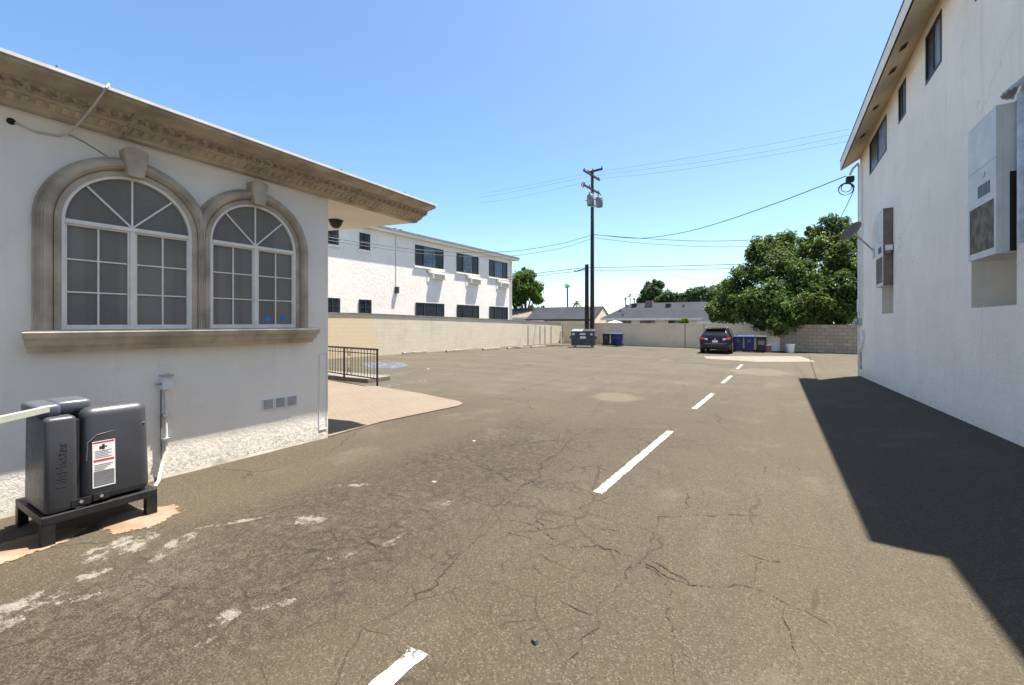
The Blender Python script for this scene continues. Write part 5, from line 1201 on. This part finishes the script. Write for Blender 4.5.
# the big evergreen over the block wall
bls = [bl(728, 298, 15, 33.2), bl(722, 312, 14, 32.6), bl(742, 282, 16, 33.5), bl(748, 305, 18, 32.0), bl(765, 252, 17, 34.0), bl(775, 268, 20, 33.0), bl(770, 300, 22, 31.8), bl(786, 316, 18, 31.0), bl(778, 326, 11, 30.6),
       bl(795, 258, 18, 34.5), bl(805, 285, 24, 32.5), bl(800, 308, 20, 31.4), bl(822, 246, 16, 34.5), bl(832, 228, 13, 35.0), bl(838, 262, 20, 33.5), bl(845, 290, 20, 32.2), bl(828, 306, 18, 31.6), bl(848, 240, 14, 34.4), bl(868, 270, 24, 33.5), bl(870, 300, 20, 32.5), bl(846, 314, 14, 31.6), bl(815, 232, 9, 35), bl(760, 322, 9, 31.0), bl(788, 240, 11, 35)]
tree('evergreen_tree', 'large dense dark evergreen tree overhanging the back block wall', (2.3, 33.6, 0), bls, 95000, .215, 'leaf_glossy', 11, .32, .45)
tree('broadleaf_tree', 'bright green round tree beside the end of the two-storey building', tuple(atY(526, 323, 62))[:2]+(0,), [bl(524, 288, 12, 62), bl(518, 280, 9, 61.5), bl(527, 275, 8, 62), bl(534, 290, 10, 62.5), bl(518, 300, 9, 61), bl(538, 298, 7, 62.5), bl(512, 290, 9, 62)], 15000, .42, 'leaf_bright', 21, .3, .1)
tree('shrub_tree', 'small olive bush against the tan-roofed house', tuple(atY(540, 323, 56))[:2]+(0,), [bl(538, 312, 5.5, 56), bl(543, 309, 4, 56), bl(534, 316, 4, 56)], 1500, .32, 'leaf_grey', 22, .1)
tree('conifer_tree', 'dark upright feathery tree standing behind the long grey roof', tuple(atY(651, 323, 75))[:2]+(0,), [bl(651, 292, 6, 75, 1.3), bl(655, 287, 5, 75, 1.4), bl(646, 298, 6, 75), bl(658, 298, 6, 75), bl(641, 303, 4, 75)], 9000, .55, 'leaf_grey', 23, .3)
tree('broadleaf_tree', 'rounded grey-green tree right of the upright feathery tree', tuple(atY(669, 323, 72))[:2]+(0,), [bl(668, 297, 6, 72), bl(675, 300, 6, 72), bl(663, 302, 5, 72), bl(680, 303, 5, 72)], 9000, .5, 'leaf_grey', 24, .25)
tree('broadleaf_tree', 'darker broad tree behind the roof, touching the big evergreen', tuple(atY(697, 323, 70))[:2]+(0,), [bl(694, 296, 7, 70), bl(702, 295, 7, 70), bl(710, 298, 8, 70), bl(688, 300, 6, 70), bl(718, 296, 9, 70)], 14000, .5, 'leaf_grey', 25, .25)
tree('garden_shrub', 'small bright shrub poking above the tan wall beside the pale grey roof', tuple(atY(683, 323, 36.5))[:2]+(0,), [bl(682, 321.5, 3.2, 36.5), bl(686, 321, 2.6, 36.5)], 700, .2, 'leaf_bright', 26, .05)
def palm(label, px, ytop, Y, rpx, r0=.16, nf=18, fan=True):
    top = atY(px, ytop, Y); dep = -ST*top.x+CT*top.y; Lf = rpx*dep/FP
    e = empty('palm_tree', (top.x, Y, 0), 0, label, 'tree', 'palms far behind the houses'); rnd = random.Random(int(px))
    MB().tube([(top.x, Y, 0), (top.x+.08, Y, top.z*.5), (top.x, Y, top.z)], [r0*1.3, r0, r0*.85], 8).build('trunk', M['palm_bark'], e)
    vs, fs, ti = [], [], []
    for i in range(nf):
        a = 2*math.pi*i/nf*1.618; el = rnd.uniform(-.5, 1.2); d = Vector((math.cos(a)*math.cos(el), math.sin(a)*math.cos(el), math.sin(el))); sd_ = d.cross(Vector((0, 0, 1))).normalized()
        prev = None
        for k in range(7):
            f = k/6; c = top+d*Lf*f-Vector((0, 0, 1))*Lf*.55*f*f; wd = Lf*(.16 if fan else .09)*math.sin(math.pi*min(f*.85+.08, 1))
            row = [c-sd_*wd-Vector((0, 0, wd*.5)), c, c+sd_*wd-Vector((0, 0, wd*.5))]; i0 = len(vs); vs += row
            if prev is not None: fs += [(prev, prev+1, i0+1, i0), (prev+1, prev+2, i0+2, i0+1)]; ti += [(rnd.uniform(.1, .9), 0, 0, 1)]*2
            prev = i0
    im = wm(e).inverted(); me = bpy.data.meshes.new('crown'); me.from_pydata([tuple(im@v) for v in vs], [], fs); me.update()
    at = me.attributes.new('tint', 'FLOAT_COLOR', 'FACE'); at.data.foreach_set('color', [q for t in ti for q in t]); me.materials.append(M['leaf_palm'])
    o = bpy.data.objects.new('crown', me); COL.objects.link(o); o.parent = e
palm('slender palm with small tuft standing left of the utility poles', 567.3, 284.5, 95, 4.2, .22)
palm('low spreading palm top beside the short pole stub', 576.5, 303, 70, 7, .2, 22, False)
palm('leftmost tiny palm above the long grey roof', 625.5, 298, 150, 2.6, .2, 14)
palm('tallest of the three tiny palms above the long grey roof', 630, 295, 150, 3.4, .2, 14)
palm('rightmost tiny palm above the long grey roof', 634.5, 298.5, 150, 3.0, .2, 14)
